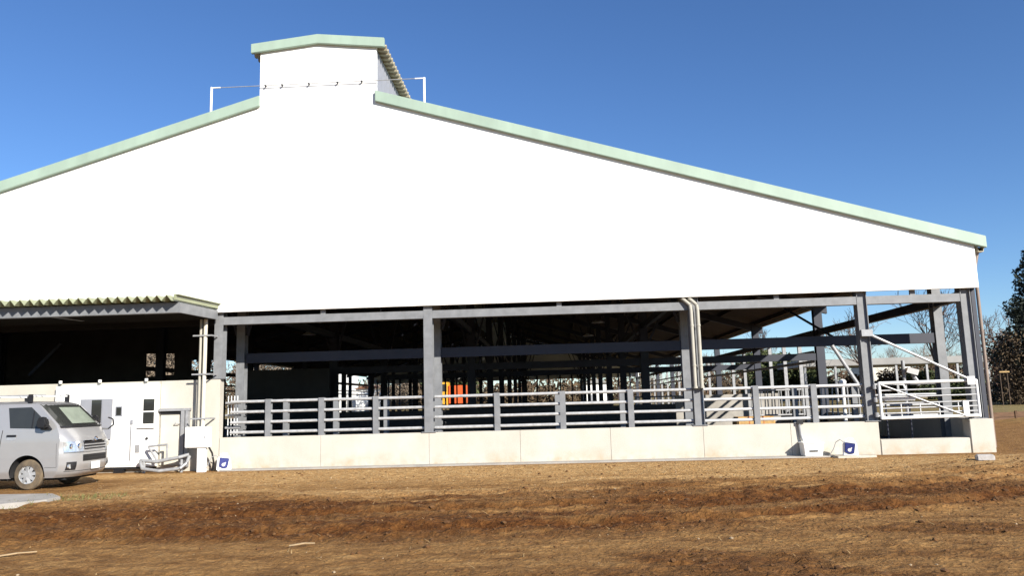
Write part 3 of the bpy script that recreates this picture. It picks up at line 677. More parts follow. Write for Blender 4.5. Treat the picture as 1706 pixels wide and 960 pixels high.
b = MB(); b.tube((19.45, 6.9, 2.25), (19.62, 6.8, 1.85), .07, .09, n=8); b.build('arm', M_galv, lp)

# ------------------------------------------------------------------ small things at the foot of the wall
def hose_reel(loc, rz, label):
    t = thing('hose_reel', label, 'hose reel', loc, rz, 'hose reels on the ground')
    b = MB(); b.prism([(-.19, -.03), (.20, -.03), (.17, .33), (.09, .40), (-.12, .38), (-.17, .28)], 'y', -.13, .13); b.build('housing', M_plastic, t, world=False, bevel=.03, smooth=True)
    b = MB(); b.prism([(-.13, .09), (-.02, .03), (.09, .05), (.14, .30), (-.11, .34)], 'y', -.150, -.128); d = b.build('drum_face', M_navy, t, world=False, bevel=.012, smooth=True)
    b = MB(); b.tube((-.01, -.158, .14), (-.01, -.150, .14), .045, n=12); b.bar((.0, -.156, .14), (.045, -.156, .20), .012, .025); b.build('crank', M_plastic, d, world=False)
    b = MB(); b.path([(-.10, 0, .40), (-.02, 0, .44), (.10, 0, .42)], .014, 6); b.build('carry_handle', M_plastic, t, world=False, smooth=True)
    b = MB(); b.path([(-.10, 0, .30), (-.22, .02, .40), (-.33, .03, .33), (-.40, .02, .15), (-.50, 0, .0)], .011, 6); b.build('hose_end', M_galv, t, world=False, smooth=True)
    return t
hose_reel((-2.48, -.28, .04), R(24), 'white and navy hose reel at the foot of the tall wall end')
hose_reel((14.30, -.62, .06), R(-20), 'white and navy hose reel on a pale slab near the gate')
b = MB(); b.prism([(13.9, -.84), (14.9, -.80), (14.98, -.55), (14.7, -.44), (13.9, -.44)], 'z', -.05, .055); o = b.build('paving_slab', M_conc, bevel=.01); tag(o, 'pale concrete slab under the right hose reel', 'slab')
wb = thing('white_chest', 'white plastic chest with dark handle slot against the plinth wall', 'chest', (13.45, -.25, .035))
b = MB(); b.prism([(13.20, .036), (13.66, .036), (13.70, .36), (13.18, .36)], 'y', -.42, -.03); bd = b.build('chest_body', M_plastic, wb, bevel=.015)
b = MB(); b.box((13.16, -.44, .362), (13.72, -.01, .40)); b.build('lid', M_plastic, wb, bevel=.012)
b = MB(); b.box((13.32, -.432, .15), (13.54, -.424, .19)); b.build('handle_slot', M_black, bd)
ph = thing('supply_hose', 'grey supply hose hanging from the plinth top down to the white chest', 'hose', (13.2, -.1, .4))
b = MB(); b.path([(13.30, .10, .93), (13.24, -.03, .95), (13.22, -.06, .86), (13.24, -.06, .6), (13.28, -.08, .42)], .035, 8); b.build('hose', M_galv, ph, smooth=True)
b = MB(); b.box((13.16, -.09, .86), (13.32, -.02, .98)); b.build('tap', M_black, ph)
# loose pale block on the dirt
b = MB(); b.prism([(16.60, -2.36), (16.98, -2.44), (17.04, -2.18), (16.68, -2.10)], 'z', -.02, .13); o = b.build('concrete_block', M_stone, bevel=.025); tag(o, 'loose pale concrete block on the dirt near the barn corner', 'block')
for (x, y, a, l, lb) in ((3.5, -12.1, .25, .30, 'pale splintered stick lying on the foreground dirt'), (.02, -12.3, .6, .5, 'pale stick at the lower left edge of the dirt')):
    b = MB(); z = ground_z(x, y) + .02; dx, dy = math.cos(a) * l / 2, math.sin(a) * l / 2
    b.bar((x - dx, y - dy, z), (x + dx * .2, y + dy * .1, z + .02), .028, .014); b.bar((x + dx * .2, y + dy * .1, z + .02), (x + dx, y + dy, z + .012), .022, .01); o = b.build('stick', M_bale); tag(o, lb, 'stick')

# ------------------------------------------------------------------ the van
HWZ = ([.26, .40, .70, 1.10, 1.36, 1.85, 1.92, 1.96, 1.985], [.785, .835, .85, .845, .825, .745, .70, .60, .40])
XFZ = ([.26, .34, .52, .80, .98, 1.10, 1.22, 1.36, 1.42, 1.90, 1.94, 1.965, 1.985], [.93, 1.03, 1.075, 1.07, 1.045, 1.00, .92, .815, .77, .27, .16, .05, -.35])
RFZ = ([.26, .95, 1.15, 1.4, 1.985], [.34, .32, .22, .14, .12])
XRZ = ([.26, .5, 1.1, 1.9, 1.96, 1.985], [-3.60, -3.68, -3.67, -3.55, -3.45, -3.2])
hw = lambda z: float(np.interp(z, *HWZ)); rfz = lambda z: float(np.interp(z, *RFZ))
def xfront(y, z): return float(np.interp(z, *XFZ)) - rfz(z) * min(1, abs(y) / hw(z)) ** 4.5
def ring(z):
    h_ = hw(z); pts = []
    for k in range(25):
        t = -1 + 2 * k / 24; y = h_ * math.copysign(abs(t) ** .8, t); pts.append((xfront(y, z), y))
    xc = xfront(h_, z); xr = float(np.interp(z, *XRZ))
    for k in range(1, 130): pts.append((xc + (xr + .10 - xc) * k / 130, h_))
    for k in range(9):
        t = 1 - 2 * k / 8; pts.append((xr + .10 * abs(t) ** 4, h_ * t))
    for k in range(1, 130): pts.append((xr + .10 + (xc - xr - .10) * k / 130, -h_))
    return pts
van = thing('van', 'silver van with roof bars parked in front of the white prefab room', 'van', (-5.2, -3.64, 0), R(-1.0))
ORG[van.name] = Vector((0, 0, 0))
zl = [.26, .29, .32, .35, .38, .41, .44, .47, .50, .53, .56, .59, .62, .65, .68, .71, .74, .77, .80, .83, .86, .90, .98, 1.04, 1.10, 1.16, 1.22, 1.29, 1.36, 1.42, 1.5, 1.6, 1.7, 1.8, 1.85, 1.90, 1.92, 1.94, 1.955, 1.965, 1.975, 1.985]
b = MB(); rings = [ring(z) for z in zl]; n = len(rings[0])
for z, rg in zip(zl, rings): b.v += [(x, y, z) for x, y in rg]
for j in range(len(zl) - 1):
    for i in range(n): b.f.append((j * n + i, j * n + (i + 1) % n, (j + 1) * n + (i + 1) % n, (j + 1) * n + i))
b.f.append(tuple(range(n))[::-1]); b.f.append(tuple((len(zl) - 1) * n + i for i in range(n)))
body = b.build('body', M_silver, van, smooth=True, world=False)
bm_ = bmesh.new(); bm_.from_mesh(body.data)
ARCH = ((0.0, .36), (-2.57, .36)); AR = .415
kill = [f for f in bm_.faces if all(abs(v.co.y) > .70 and any(math.hypot(v.co.x - ax, v.co.z - az) < AR for ax, az in ARCH) for v in f.verts) or len(f.verts) > 20 and f.calc_center_median().z < .5]
bmesh.ops.delete(bm_, geom=kill, context='FACES')
for v in bm_.verts:
    if not any(len(e.link_faces) == 1 for e in v.link_edges): continue
    for ax, az in ARCH:
        d = Vector((v.co.x - ax, v.co.z - az))
        if d.length < AR + .05 and v.co.z > .262: d.normalize(); v.co.x = ax + d.x * AR; v.co.z = az + d.y * AR
bm_.to_mesh(body.data); bm_.free()
body.data.polygons.foreach_set('use_smooth', [True] * len(body.data.polygons)); body.data.set_sharp_from_angle(angle=R(32))
def side_panel(poly, side, off, th=.004, rows=10):
    """convex polygon in (x, z) wrapped onto the van's side"""
    zs = sorted(set([p[1] for p in poly])); zz = sorted(set(list(np.linspace(zs[0], zs[-1], rows)) + zs)); L_, R_ = [], []
    for z in zz:
        xs = []
        for (xa, za), (xb, zb) in zip(poly, poly[1:] + poly[:1]):
            if min(za, zb) - 1e-9 <= z <= max(za, zb) + 1e-9:
                if abs(za - zb) < 1e-9: xs += [xa, xb]
                else: xs.append(xa + (xb - xa) * (z - za) / (zb - za))
        L_.append(min(xs)); R_.append(max(xs))
    b = MB(); m = len(zz)
    for o_ in (off, off + th):
        for z, l, r in zip(zz, L_, R_): b.v += [(l, side * (hw(z) + o_), z), (r, side * (hw(z) + o_), z)]
    for j in range(m - 1):
        a = 2 * j; c = 2 * m + 2 * j
        b.f += [(a, a + 1, a + 3, a + 2), (c, c + 2, c + 3, c + 1), (a, a + 2, c + 2, c), (a + 1, c + 1, c + 3, a + 3)]
    b.f += [(0, 2 * m, 2 * m + 1, 1), (2 * m - 2, 2 * m - 1, 4 * m - 1, 4 * m - 2)]
    return b
def front_panel(z0, z1, yl, yr, off, th=.004, nz=8, ny=14):
    b = MB(); zz = np.linspace(z0, z1, nz)
    for o_ in (off, off + th):
        for z in zz:
            t = (z - z0) / (z1 - z0); a = yl(t) if callable(yl) else yl; c = yr(t) if callable(yr) else yr
            for y in np.linspace(a, c, ny):
                y_ = float(np.clip(y, -hw(z) * .995, hw(z) * .995)); b.v.append((xfront(y_, z) + o_, y_ + (o_ * .5 * np.sign(y_) if abs(y_) > .6 else 0), z))
    K = nz * ny
    for j in range(nz - 1):
        for i in range(ny - 1):
            a = j * ny + i; b.f += [(a, a + 1, a + ny + 1, a + ny), (K + a, K + a + ny, K + a + ny + 1, K + a + 1)]
    for i in range(ny - 1): b.f += [(i, K + i, K + i + 1, i + 1), (K - ny + i, K - ny + i + 1, 2 * K - ny + i + 1, 2 * K - ny + i)]
    for j in range(nz - 1):
        a = j * ny; b.f += [(a, a + ny, K + a + ny, K + a), (a + ny - 1, K + a + ny - 1, K + a + 2 * ny - 1, a + 2 * ny - 1)]
    return b
def vp(name, mb, m, parent=None, **k): return mb.build(name, m, parent or van, world=False, **k)
# windscreen: dark glossy pane, pale grey-green coated panel over its middle
vp('windscreen', front_panel(1.40, 1.905, lambda t: -.76 + .05 * t, lambda t: .76 - .05 * t, .003), M_pane, body)
vp('screen_panel', front_panel(1.455, 1.83, lambda t: -.40 + .06 * t, lambda t: .50 - .05 * t, .008), M_scrpanel, body)
vp('cowl', front_panel(1.365, 1.402, -.77, .77, .006, .02, 3), M_black, body)
for y0, y1 in ((-.5, .0), (.05, .55)):
    bb = MB(); bb.tube((xfront(y0, 1.40) + .03, y0, 1.40), (xfront(y1, 1.44) + .025, y1, 1.435), .010, n=6); vp('wiper', bb, M_black, body)
for s in (-1, 1):
    d1 = vp('door_window', side_panel([(-.56, 1.84), (-.45, 1.385), (.54, 1.345), (.48, 1.42), (-.02, 1.845)], s, .002), M_pane, body)
    vp('quarter_bar', side_panel([(.05, 1.375), (.08, 1.375), (.08, 1.75), (.05, 1.77)], s, .008), M_black, d1)
    vp('side_window', side_panel([(-.80, 1.84), (-.74, 1.39), (-2.05, 1.40), (-2.05, 1.845)][::-1], s, .002), M_pane, body)
    vp('side_window', side_panel([(-2.15, 1.845), (-2.15, 1.40), (-3.35, 1.42), (-3.28, 1.83)][::-1], s, .002), M_pane, body)
    for x0, x1 in ((-.705, -.69), (.695, .70), (-1.98, -1.972)):
        vp('door_seam', side_panel([(x0, .50), (x1, .50), (x1 + (.08 if x0 < 0 else 0), 1.34), (x0 + (.08 if x0 < 0 else 0), 1.34)] if x0 < .5 else [(x0, .50), (x1, .50), (x1 - .02, 1.02), (x0 - .02, 1.02)], s, .001, .0015), M_dark, body)
    vp('door_seam', side_panel([(.42, .492), (.70, .492), (.70, .499), (.42, .499)], s, .001, .0015), M_dark, body)
    h_ = vp('door_handle', side_panel([(-.50, 1.19), (-.28, 1.19), (-.28, 1.235), (-.50, 1.235)], s, .004, .025), M_black, body, bevel=.006)
    vp('handle_cup', side_panel([(-.50, 1.12), (-.30, 1.12), (-.30, 1.185), (-.50, 1.185)], s, .001, .004), M_rim, h_)
    # headlamp wraps round the corner
    lo, hi = (-.80, -.42) if s < 0 else (.42, .80)
    hl = vp('headlamp', front_panel(.82, 1.05, (lambda t: lo) if s < 0 else (lambda t: lo), (lambda t: hi), .006, .012, 6, 18), M_lens, body, smooth=True)
    for yc in (.52, .68):
        bb = MB(); xx = xfront(s * yc, .94); bb.tube((xx - .01, s * yc, .94), (xx + .024, s * yc, .94), .07, .062, n=16); vp('reflector', bb, M_chrome, hl, smooth=True)
    fg = vp('fog_housing', front_panel(.42, .60, s * .60, s * .755, .004, .01, 5, 6), M_black, body)
    bb = MB(); xx = xfront(s * .70, .5); bb.tube((xx - .02, s * .72, .5), (xx + .02, s * .72, .5), .05, n=12); vp('fog_lamp', bb, M_lens, fg, smooth=True)
    # door mirror
    bb = MB(); bb.prism([(.30, 1.38), (.50, 1.36), (.55, 1.45), (.50, 1.60), (.38, 1.63), (.30, 1.56)], 'y', s * .90, s * 1.04); mi = vp('door_mirror', bb, M_black, van, bevel=.03, smooth=True)
    bb = MB(); bb.prism([(.30, 1.33), (.56, 1.33), (.50, 1.40), (.34, 1.42)], 'y', s * .81, s * .91); vp('mirror_foot', bb, M_black, mi, bevel=.015)
# near-side parking mirror on a black stalk at the front left corner
bb = MB(); bb.path([(.70, .70, 1.30), (.86, .82, 1.28), (.95, .90, 1.38), (.93, .90, 1.52), (.84, .84, 1.56)], .018, 7); pm = vp('stalk_mirror', bb, M_black, van, smooth=True)
# grille, bumper, plate
gr_ = vp('grille', front_panel(.86, 1.06, -.40, .40, .004, .008, 6, 14), M_black, body)
for z in (.90, .965, 1.045):
    vp('grille_bar', front_panel(z - .012, z + .014, -.40, .40, .012, .02, 3, 14), M_chrome if z > 1.0 else M_silver, gr_, smooth=True)
bb = MB()
for k in range(20):
    a0, a1 = k * 2 * math.pi / 20, (k + 1) * 2 * math.pi / 20
    for ra, rb in ((.065, .045), (.022, .042)):
        bb.tube((1.075, ra * math.cos(a0), 1.085 + rb * math.sin(a0)), (1.075, ra * math.cos(a1), 1.085 + rb * math.sin(a1)), .009, n=6)
vp('emblem', bb, M_chrome, gr_, smooth=True)
lg_ = vp('lower_grille', front_panel(.60, .745, -.44, .44, .003, .008, 5, 14), M_black, body)
for z in (.645, .695): vp('grille_bar', front_panel(z - .006, z + .006, -.43, .43, .010, .012, 2, 14), M_dark, lg_)
vp('bumper_seam', front_panel(.385, .395, -.76, .76, .002, .003, 2, 24), M_dark, body)
vp('bumper_top_seam', front_panel(.795, .803, -.80, .80, .002, .003, 2, 24), M_dark, body)
bb = MB(); bb.box((1.085, -.165, .40), (1.10, .165, .565)); vp('number_plate', bb, M_plastic, van, bevel=.006)
# wheels
def wheel(x, s):
    bb = MB(); prof = [(.20, .0), (.24, .015), (.31, .02), (.338, .05), (.342, .10), (.338, .155), (.31, .185), (.24, .19), (.20, .18)]
    seg = 40; yo = s * .80
    for i in range(seg):
        a = 2 * math.pi * i / seg
        for r_, d in prof: bb.v.append((x + r_ * math.cos(a), yo - s * d, .338 + r_ * math.sin(a)))
    m = len(prof)
    for i in range(seg):
        for j in range(m - 1): bb.f.append((i * m + j, ((i + 1) % seg) * m + j, ((i + 1) % seg) * m + j + 1, i * m + j + 1))
    w = vp('wheel', bb, M_rubber, van, smooth=True)
    bb = MB(); rr = [(.205, .01), (.195, .03), (.165, .035)]
    for i in range(seg):
        a = 2 * math.pi * i / seg
        for r_, d in rr: bb.v.append((x + r_ * math.cos(a), yo - s * d, .338 + r_ * math.sin(a)))
    for i in range(seg):
        for j in range(2): bb.f.append((i * 3 + j, ((i + 1) % seg) * 3 + j, ((i + 1) % seg) * 3 + j + 1, i * 3 + j + 1))
    for k in range(8):
        a = 2 * math.pi * k / 8 + .2; c = Vector((x, yo - s * .022, .338)); e = c + Vector((math.cos(a) * .19, -s * .012, math.sin(a) * .19)); bb.bar(c + (e - c) * .28, e, .030, .075)
    bb.tube((x, yo - s * .03, .338), (x, yo - s * .006, .338), .075, .06, n=16)
    vp('rim', bb, M_rim, w, smooth=True)
    bb = MB(); bb.tube((x, yo - s * .09, .338), (x, yo - s * .06, .338), .2, n=24); vp('brake_disc', bb, M_dark, w)
    bb = MB(); pts_ = []
    for k in range(25):
        a = R(-12) + R(204) * k / 24; pts_.append((x + .418 * math.cos(a), .36 + .418 * math.sin(a)))
    m = len(pts_); bb.v = [(px_, s * .80, pz_) for px_, pz_ in pts_] + [(px_, s * .48, pz_) for px_, pz_ in pts_]
    bb.f = [(k, k + 1, m + k + 1, m + k) for k in range(m - 1)] + [tuple(range(m, 2 * m))]
    vp('arch_liner', bb, M_dark, van)
for x in (0, -2.57):
    for s in (-1, 1): wheel(x, s)
bb = MB(); bb.box((-3.4, -.6, .2), (.75, .6, .27)); vp('underbody', bb, M_dark, van)
# roof bars
for x in (-.12, -1.15, -2.3):
    bb = MB(); bb.bar((x, -.66, 2.10), (x, .66, 2.10), .05, .035); rb_ = vp('roof_bar', bb, M_plastic, van, bevel=.008)
    for s in (-1, 1): bb = MB(); bb.box((x - .05, s * .66 - .03, 1.93), (x + .05, s * .66 + .03, 2.14)); vp('bar_foot', bb, M_black, rb_, bevel=.012)
for s in (-.35, .35, -.55):
    bb = MB(); bb.bar((.02, s, 2.125), (-2.6, s, 2.125), .018, .018); vp('rack_rail', bb, M_galv, van)

# ------------------------------------------------------------------ background: far things
def far_box(name, label, cat, a, c, m, roofm=None, doors=()):
    t = thing(name, label, cat, ((a[0] + c[0]) / 2, (a[1] + c[1]) / 2, 0))
    b = MB(); b.box(a, c); b.build('wall', m, t)
    w = c[0] - a[0]; xm = (a[0] + c[0]) / 2
    b = MB(); b.prism([(a[0] - .3, c[2] + .003), (c[0] + .3, c[2] + .003), (xm, c[2] + w * .12 + .2)], 'y', a[1] - .4, c[1] + .4); b.build('roof', roofm or M_ltgrey, t)
    for x0, x1, z0, z1 in doors:
        b = MB(); b.box((x0, a[1] - .04, z0), (x1, a[1] - .004, z1)); b.build('door', M_greyframe, t)
    return t
far_box('white_shed', 'tall bright white shed beyond the far left end of the barn', 'shed', (-31, 100, 0), (-26.6, 112, 7.2), M_white, M_ltgrey, ((-29.6, -27.6, 0, 3.2),))
far_box('low_shed', 'low white shed beyond the far end of the barn', 'shed', (-24.5, 102, 0), (-20.5, 108, 4.2), M_white, M_brownroof, ((-23, -22, 0, 2.1),))
far_box('white_office', 'white flat hut beyond the far end right of centre', 'hut', (11.6, 98, .2), (15.2, 104, 4.0), M_white, M_ltgrey, ((12.5, 13.4, .2, 2.3),))
# long open shed at right
sh = thing('open_shed', 'long open shed with pale grey flat roof beyond the right side', 'shed', (47, 76, 0))
b = MB(); b.box((36, 72, 4.7), (58, 82, 5.5)); b.build('roof', M_ltgrey, sh, bevel=.05)
for x in np.arange(36.5, 58, 3.5):
    b = MB(); b.box((x - .12, 72.2, 0), (x + .12, 72.44, 4.7)); b.build('post', M_galv, sh)
b = MB(); b.box((36, 81.6, 0), (58, 81.8, 1.2)); b.build('rear_wall', M_ltgrey, sh)
far_box('brown_roof_house', 'small house with brown roof behind the long open shed', 'house', (53, 96, 0), (57.5, 102, 5.6), M_cream, M_brownroof, ((52, 53, 0, 2.1),))
# orange and yellow machine seen far through the barn
mc = thing('farm_truck', 'orange and yellow farm truck standing beyond the far end of the barn', 'truck', (-7.2, 90, 0))
b = MB(); b.prism([(-9.1, 1.0), (-7.75, 1.0), (-7.75, 4.2), (-8.8, 4.2), (-9.1, 3.0)], 'y', 89, 91.2); cab = b.build('cab', M_yellow, mc, bevel=.08)
b = MB(); b.box((-8.8, 88.97, 2.9), (-7.95, 88.99, 3.9)); b.build('cab_window', M_pane, cab)
b = MB(); b.prism([(-7.7, 1.2), (-5.3, 1.2), (-5.1, 3.7), (-7.7, 3.7)], 'y', 88.9, 91.3); b.build('tipper_body', M_orange, mc, bevel=.05)
b = MB(); b.box((-9.0, 89.3, .8), (-5.3, 90.9, 1.19)); b.build('chassis', M_black, mc)
for x in (-8.5, -6.0):
    for y in (89.0, 91.0): b = MB(); b.tube((x, y - .15, .55), (x, y + .15, .55), .55, n=20); b.build('wheel', M_rubber, mc, smooth=True)
mc.location = (-10.24, 112, 0); mc.scale = (1.22,) * 3
# board edging on the right and red markers
be = thing('board_edging', 'low brown board edging holding the grass right of the barn', 'edging', (32, 19.6, 0))
for k in range(7):
    xa = 24.5 + k * 2.4; ya = 15.9 + k * 1.2
    for j in range(2):
        b = MB(); b.bar((xa, ya, .13 + j * .25), (xa + 2.37, ya + 1.185, .13 + j * .25), .08, .235); b.build('board', M_wood, be)
    b = MB(); b.box((xa - .05, ya - .12, 0), (xa + .05, ya - .045, .55)); b.build('stake', M_wood, be)
for k in range(9):
    x = 50.5 + k * 1.1 + random.uniform(-.3, .3); y = 52 + random.uniform(-.5, .5)
    t = thing('red_marker', 'small red marker post in the row on the far grass', 'marker', (x, y, .4), group='red markers on the grass')
    b = MB(); b.tube((x, y, .3), (x, y, 1.3), .05, n=8); b.build('stake', M_galv, t)
    b = MB(); b.tube((x, y, 1.25), (x, y, 1.75), .16, .13, n=10); b.build('cap', M_red, t)
yb = thing('yellow_barrier', 'small straw yellow bar barrier in front of the dark trees at right', 'barrier', (38.6, 36, .4))
b = MB(); b.box((38.6, 36, 2.75), (39.3, 36.1, 2.85)); b.build('bar', M_straw, yb)
for x in (38.7, 39.2): b = MB(); b.tube((x, 36.15, .3), (x, 36.15, 2.84), .03, n=8); b.build('post', M_bark, yb)

# ------------------------------------------------------------------ trees
def bare_mesh(seed, H, spread, levels=5):
    rnd = random.Random(seed); tr_, tw = MB(), MB()
    def grow(p, d, l, r, lv):
        mb = tr_ if lv <= 1 else tw; segs = 3 if lv < 2 else 2; q = p
        for k in range(segs):
            d = (d + Vector((rnd.uniform(-1, 1), rnd.uniform(-1, 1), rnd.uniform(-.3, .8))) * .13).normalized()
            q2 = q + d * (l / segs); ra = r * (1 - .35 * k / segs); rb = r * (1 - .35 * (k + 1) / segs)
            mb.tube(q, q2, ra, rb, n=6 if lv < 2 else 3, cap=False); q = q2
            if lv >= 1 and lv < levels and k < segs - 1: child(q, d, l, rb, lv)
        if lv < levels:
            for _ in range(3 if lv < 2 else 2): child(q, d, l, r * .65, lv)
    def child(q, d, l, r, lv):
        a = rnd.uniform(0, 6.283); t = rnd.uniform(.35, .85) * spread; o = d.orthogonal().normalized(); o = Matrix.Rotation(a, 3, d) @ o
        nd = (d * math.cos(t) + o * math.sin(t) + Vector((0, 0, .18))).normalized()
        grow(q, nd, l * rnd.uniform(.58, .82), max(.017, r * rnd.uniform(.55, .75)), lv + 1)
    grow(Vector((0, 0, -.2)), Vector((0, 0, 1)), H * .27, H * .02, 0)
    return tr_, tw
bare_src = []
for k, (H, sp_) in enumerate(((11, .9), (9, 1.1), (13, .75))):
    a_, c_ = bare_mesh(100 + k, H, sp_)
    bare_src.append((a_, c_))
GRP = 'bare trees beyond the right side'
spots = [(0, 45.9, 60, 1.35, 'bare brown tree beyond the gate, nearest the corner column'), (1, 41.0, 64, 1.35, 'bare brown tree beyond the gate, left of the forked one'), (2, 38.0, 96, 1.1, 'bare tree behind the long open shed'), (1, 51.5, 60, 1.3, 'low bare tree left of the dark conifer'),
         (0, 30, 92, .9, None), (2, 26, 98, .8, None), (1, 34, 100, .9, None), (0, 23, 104, .8, None), (1, 62, 92, 1.1, None), (2, 56, 104, .9, None)]
protos = {}
def bare_tree(k, x, y, s, label, group):
    rz = random.uniform(0, 6.28)
    if k not in protos:
        t = thing('bare_tree', label, 'tree', (0, 0, 0), 0, group)
        bare_src[k][0].build('trunk', M_bark, t, world=False, smooth=True); bare_src[k][1].build('crown', M_twig, t, world=False)
        t.location = (x, y, .35); t.rotation_euler = (0, 0, rz); t.scale = (s,) * 3; protos[k] = t; return t
    return dup(protos[k], (x, y, .35), rz, s, label, group)
for k, x, y, s, lb in spots: bare_tree(k, x, y, s, lb or 'bare brown tree in the row far behind the right aisle', GRP if lb else 'bare trees far behind the right aisle')
for k, x, y, s in ((0, -30, 42, .9), (1, -34, 36, 1.0), (2, -26, 50, .8), (1, -38, 48, 1.0), (0, -33, 56, 1.0), (2, -42, 40, .9), (1, -28, 62, .9)):
    bare_tree(k, x, y, s, 'bare brown tree seen through the dark opening above the tall wall', 'bare trees beyond the left side')

def leaf_cloud(n, centers, size, rnd):
    """leaf quads spread through ellipsoid clumps: centers = [(c, (rx, ry, rz), weight)]"""
    tot = sum(c[2] for c in centers); V = []; F = []
    for c, r, w in centers:
        k = int(n * w / tot); u = rnd.normal(size=(k, 3)); u /= np.linalg.norm(u, axis=1)[:, None]; rad = rnd.uniform(.35, 1.06, (k, 1)) ** .6
        P = np.array(c) + u * rad * np.array(r)
        a = rnd.normal(size=(k, 3)); a /= np.linalg.norm(a, axis=1)[:, None]; bb_ = np.cross(a, rnd.normal(size=(k, 3))); bb_ /= np.linalg.norm(bb_, axis=1)[:, None]
        s = size * rnd.uniform(.5, 1.4, (k, 1)); q = np.stack([P - a * s, P + bb_ * s * .45, P + a * s, P - bb_ * s * .45], 1)
        m = len(V) * 4 if False else sum(len(x) for x in V); V.append(q.reshape(-1, 3)); F.append(np.arange(k * 4).reshape(-1, 4) + m)
    b = MB(); b.v = np.concatenate(V).tolist(); b.f = np.concatenate(F).tolist(); return b
rng = np.random.default_rng(5)
def conifer(x, y, H, Rr, label, seed, n=16000, m=M_leafd):
    rnd = np.random.default_rng(seed); t = thing('conifer_tree', label, 'tree', (x, y, .35), group='dark conifers at right')
    b = MB(); b.tube((0, 0, -.2), (0, 0, H * .92), H * .025, .03, n=8); b.build('trunk', M_bark, t, world=False)
    cs = []; limbs = MB()
    for i in range(70):
        f = .10 + .88 * (i / 70) ** .9; a = i * 2.4 + rnd.uniform(-.3, .3); rr = Rr * (1 - f) ** .75 * rnd.uniform(.6, 1.08) + .15; z = H * f
        cx, cy = math.cos(a) * rr * .72, math.sin(a) * rr * .72
        cs.append(((cx, cy, z - rr * .1), (rr * .42 + .18, rr * .42 + .18, .42 + .1 * rr), (rr + .3) ** 1.4)); limbs.tube((0, 0, z - .1), (cx, cy, z), .05, .02, n=4, cap=False)
    limbs.build('limbs', M_bark, t, world=False); leaf_cloud(n, cs, .15, rnd).build('crown', m, t, world=False); return t
conifer(44.0, 39, 12.6, 4.6, 'tall dark conifer at the right edge of the view', 1, 26000)
conifer(50.5, 44, 15.0, 5.0, 'second dark conifer behind the one at the right edge', 2, 20000)
def bush(x, y, rx, rz, label, seed, m, n=9000, name='shrub', cat='shrub', z=.3, group=None, size=.14):
    rnd = np.random.default_rng(seed); t = thing(name, label, cat, (x, y, z), group=group)
    cs = []
    for i in range(22):
        a = rnd.uniform(0, 6.28); q = rnd.uniform(0, .8); cs.append(((math.cos(a) * q * rx, math.sin(a) * q * rx, rz * rnd.uniform(.15, .85)), (rx * .4, rx * .4, rz * .26), 1))
    st_ = MB()
    for i in range(9):
        a = i * .7; st_.tube((0, 0, -.2), (math.cos(a) * rx * .5, math.sin(a) * rx * .5, rz * .6), .05, .015, n=4, cap=False)
    st_.build('stems', M_bark, t, world=False); leaf_cloud(n, cs, size, rnd).build('foliage', m, t, world=False); return t
bush(40.6, 38.0, 2.1, 5.2, 'brown leafy tree in front of the dark conifer at right', 11, M_leafb, 3200, 'brown_tree', 'tree', size=.12)
bush(44.2, 36.5, 2.2, 4.6, 'brown rounded tree at the right edge below the conifer', 12, M_leafb, 3800, 'brown_tree', 'tree', size=.12)
bush(50.8, 57, 2.3, 6.6, 'russet bare thicket between the corner column and the dark conifer', 31, mat('russet twigs', (.17, .10, .075), .9, col2=(.09, .055, .042), scale=1.2), 5200, 'russet_tree', 'tree', size=.12)
bush(35.5, 86, 3.6, 6.8, 'green rounded tree at the left end of the long open shed', 13, M_leafm, 8000, 'green_tree', 'tree', size=.3)
bush(40.5, 88, 3.4, 6.2, 'green rounded tree behind the long open shed', 14, M_leafm, 8000, 'green_tree', 'tree', size=.3)
for k_, (x, hh_, m_) in enumerate(((37.5, 3.2, M_leafb), (42, 3.8, M_leafm), (46.5, 3.4, M_leafb), (50.8, 4.0, M_leafb), (55.2, 3.6, M_leafm))):
    bush(x, 85, 2.7, hh_, ('brown hedge shrub at the left end behind the open shed', 'green hedge shrub, left one behind the open shed', 'brown hedge shrub in the middle behind the open shed', 'tall brown hedge shrub behind the open shed', 'green hedge shrub at the right end behind the open shed')[k_], 70 + k_, m_, 4500, 'hedge_shrub', 'shrub', group='hedge behind the open shed', size=.22)
bush(52.5, 70, 3.2, 2.6, 'olive shrub in front of the long open shed', 15, M_leafm, 5000, size=.2)
for k_, (x, y, hh_) in enumerate(((-25.5, 41, 8.5), (-29.5, 45, 9.0), (-21.8, 36, 7.5))):
    bush(x, y, 3.0, hh_, ('pale brown thicket tree', 'tall pale brown thicket tree', 'small pale brown thicket tree')[k_] + ' seen through the opening above the tall wall', 40 + k_, M_leafp, 9000, 'thicket_tree', 'tree', size=.13)
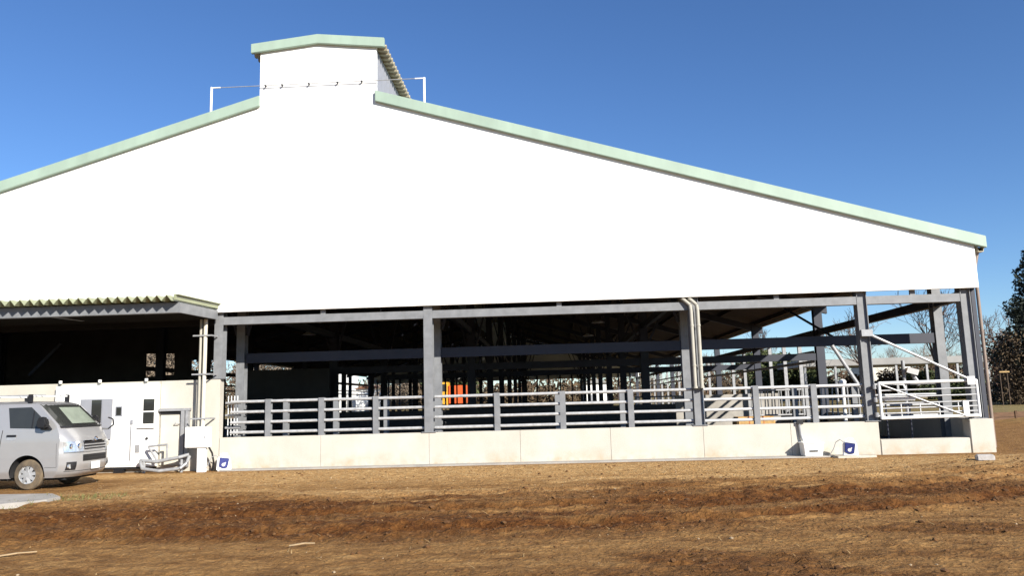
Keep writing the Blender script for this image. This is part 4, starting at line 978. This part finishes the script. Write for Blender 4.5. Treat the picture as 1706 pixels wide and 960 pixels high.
for k_, (x, y, hh_) in enumerate(((-22, 62, 8.5), (-16.5, 96, 9.5), (-27, 66, 9.0))):
    bush(x, y, 4.0, hh_, ('pale brown tree behind the left partition', 'pale brown tree beyond the far left corner', 'broad pale brown tree behind the left partition')[k_], 50 + k_, M_leafp, 8000, 'thicket_tree', 'tree', size=.16)
bush(-12, 118, 5, 8, 'green tree beyond the far end of the barn', 16, M_leafm, 6000, 'green_tree', 'tree', size=.4)

# distant wood all round the back: one mass
def wood(name, m_, pts, label, leafy):
    V = []; F = []; nv = 0
    for (x, y, s, k) in pts:
        for src in (bare_src[k][0], bare_src[k][1]):
            P = np.array(src.v); a = random.uniform(0, 6.28); ca, sa = math.cos(a), math.sin(a)
            Q = np.stack([(P[:, 0] * ca - P[:, 1] * sa) * s + x, (P[:, 0] * sa + P[:, 1] * ca) * s + y, P[:, 2] * s + .5 + .012 * max(0, y - 60)], 1)
            V.append(Q); F += [tuple(i + nv for i in f) for f in src.f]; nv += len(P)
    b = MB(); b.v = np.concatenate(V).tolist(); b.f = F
    me_ = bpy.data.meshes.new(name); me_.from_pydata(b.v, [], b.f); me_.materials.append(m_); o = bpy.data.objects.new(name, me_); COL.objects.link(o)
    tag(o, label, 'wood', kind='stuff'); return o
pts = []
for i in range(46):
    a = R(-52 + 106 * i / 45 + random.uniform(-1, 1)); d = random.uniform(140, 190); pts.append((6 + d * math.sin(a), -20 + d * math.cos(a), random.uniform(.75, 1.15), random.choice((0, 1, 2))))
print('bare faces', [len(s[1].f) for s in bare_src])
wood('distant_wood', M_twig, pts, 'far brown leafless wood along the horizon', False)
rnd = np.random.default_rng(77); cs = []
for i in range(120):
    a = R(-56 + 114 * i / 119); d = rnd.uniform(150, 215); hh_ = rnd.uniform(2.0, 4.6); cs.append(((6 + d * math.sin(a), -20 + d * math.cos(a), 1.5 + hh_ * .5), (7, 5, hh_), 1))
o = leaf_cloud(52000, cs, .55, rnd).build('distant_thicket', M_leafb); tag(o, 'far brown thicket along the horizon', 'thicket', kind='stuff')
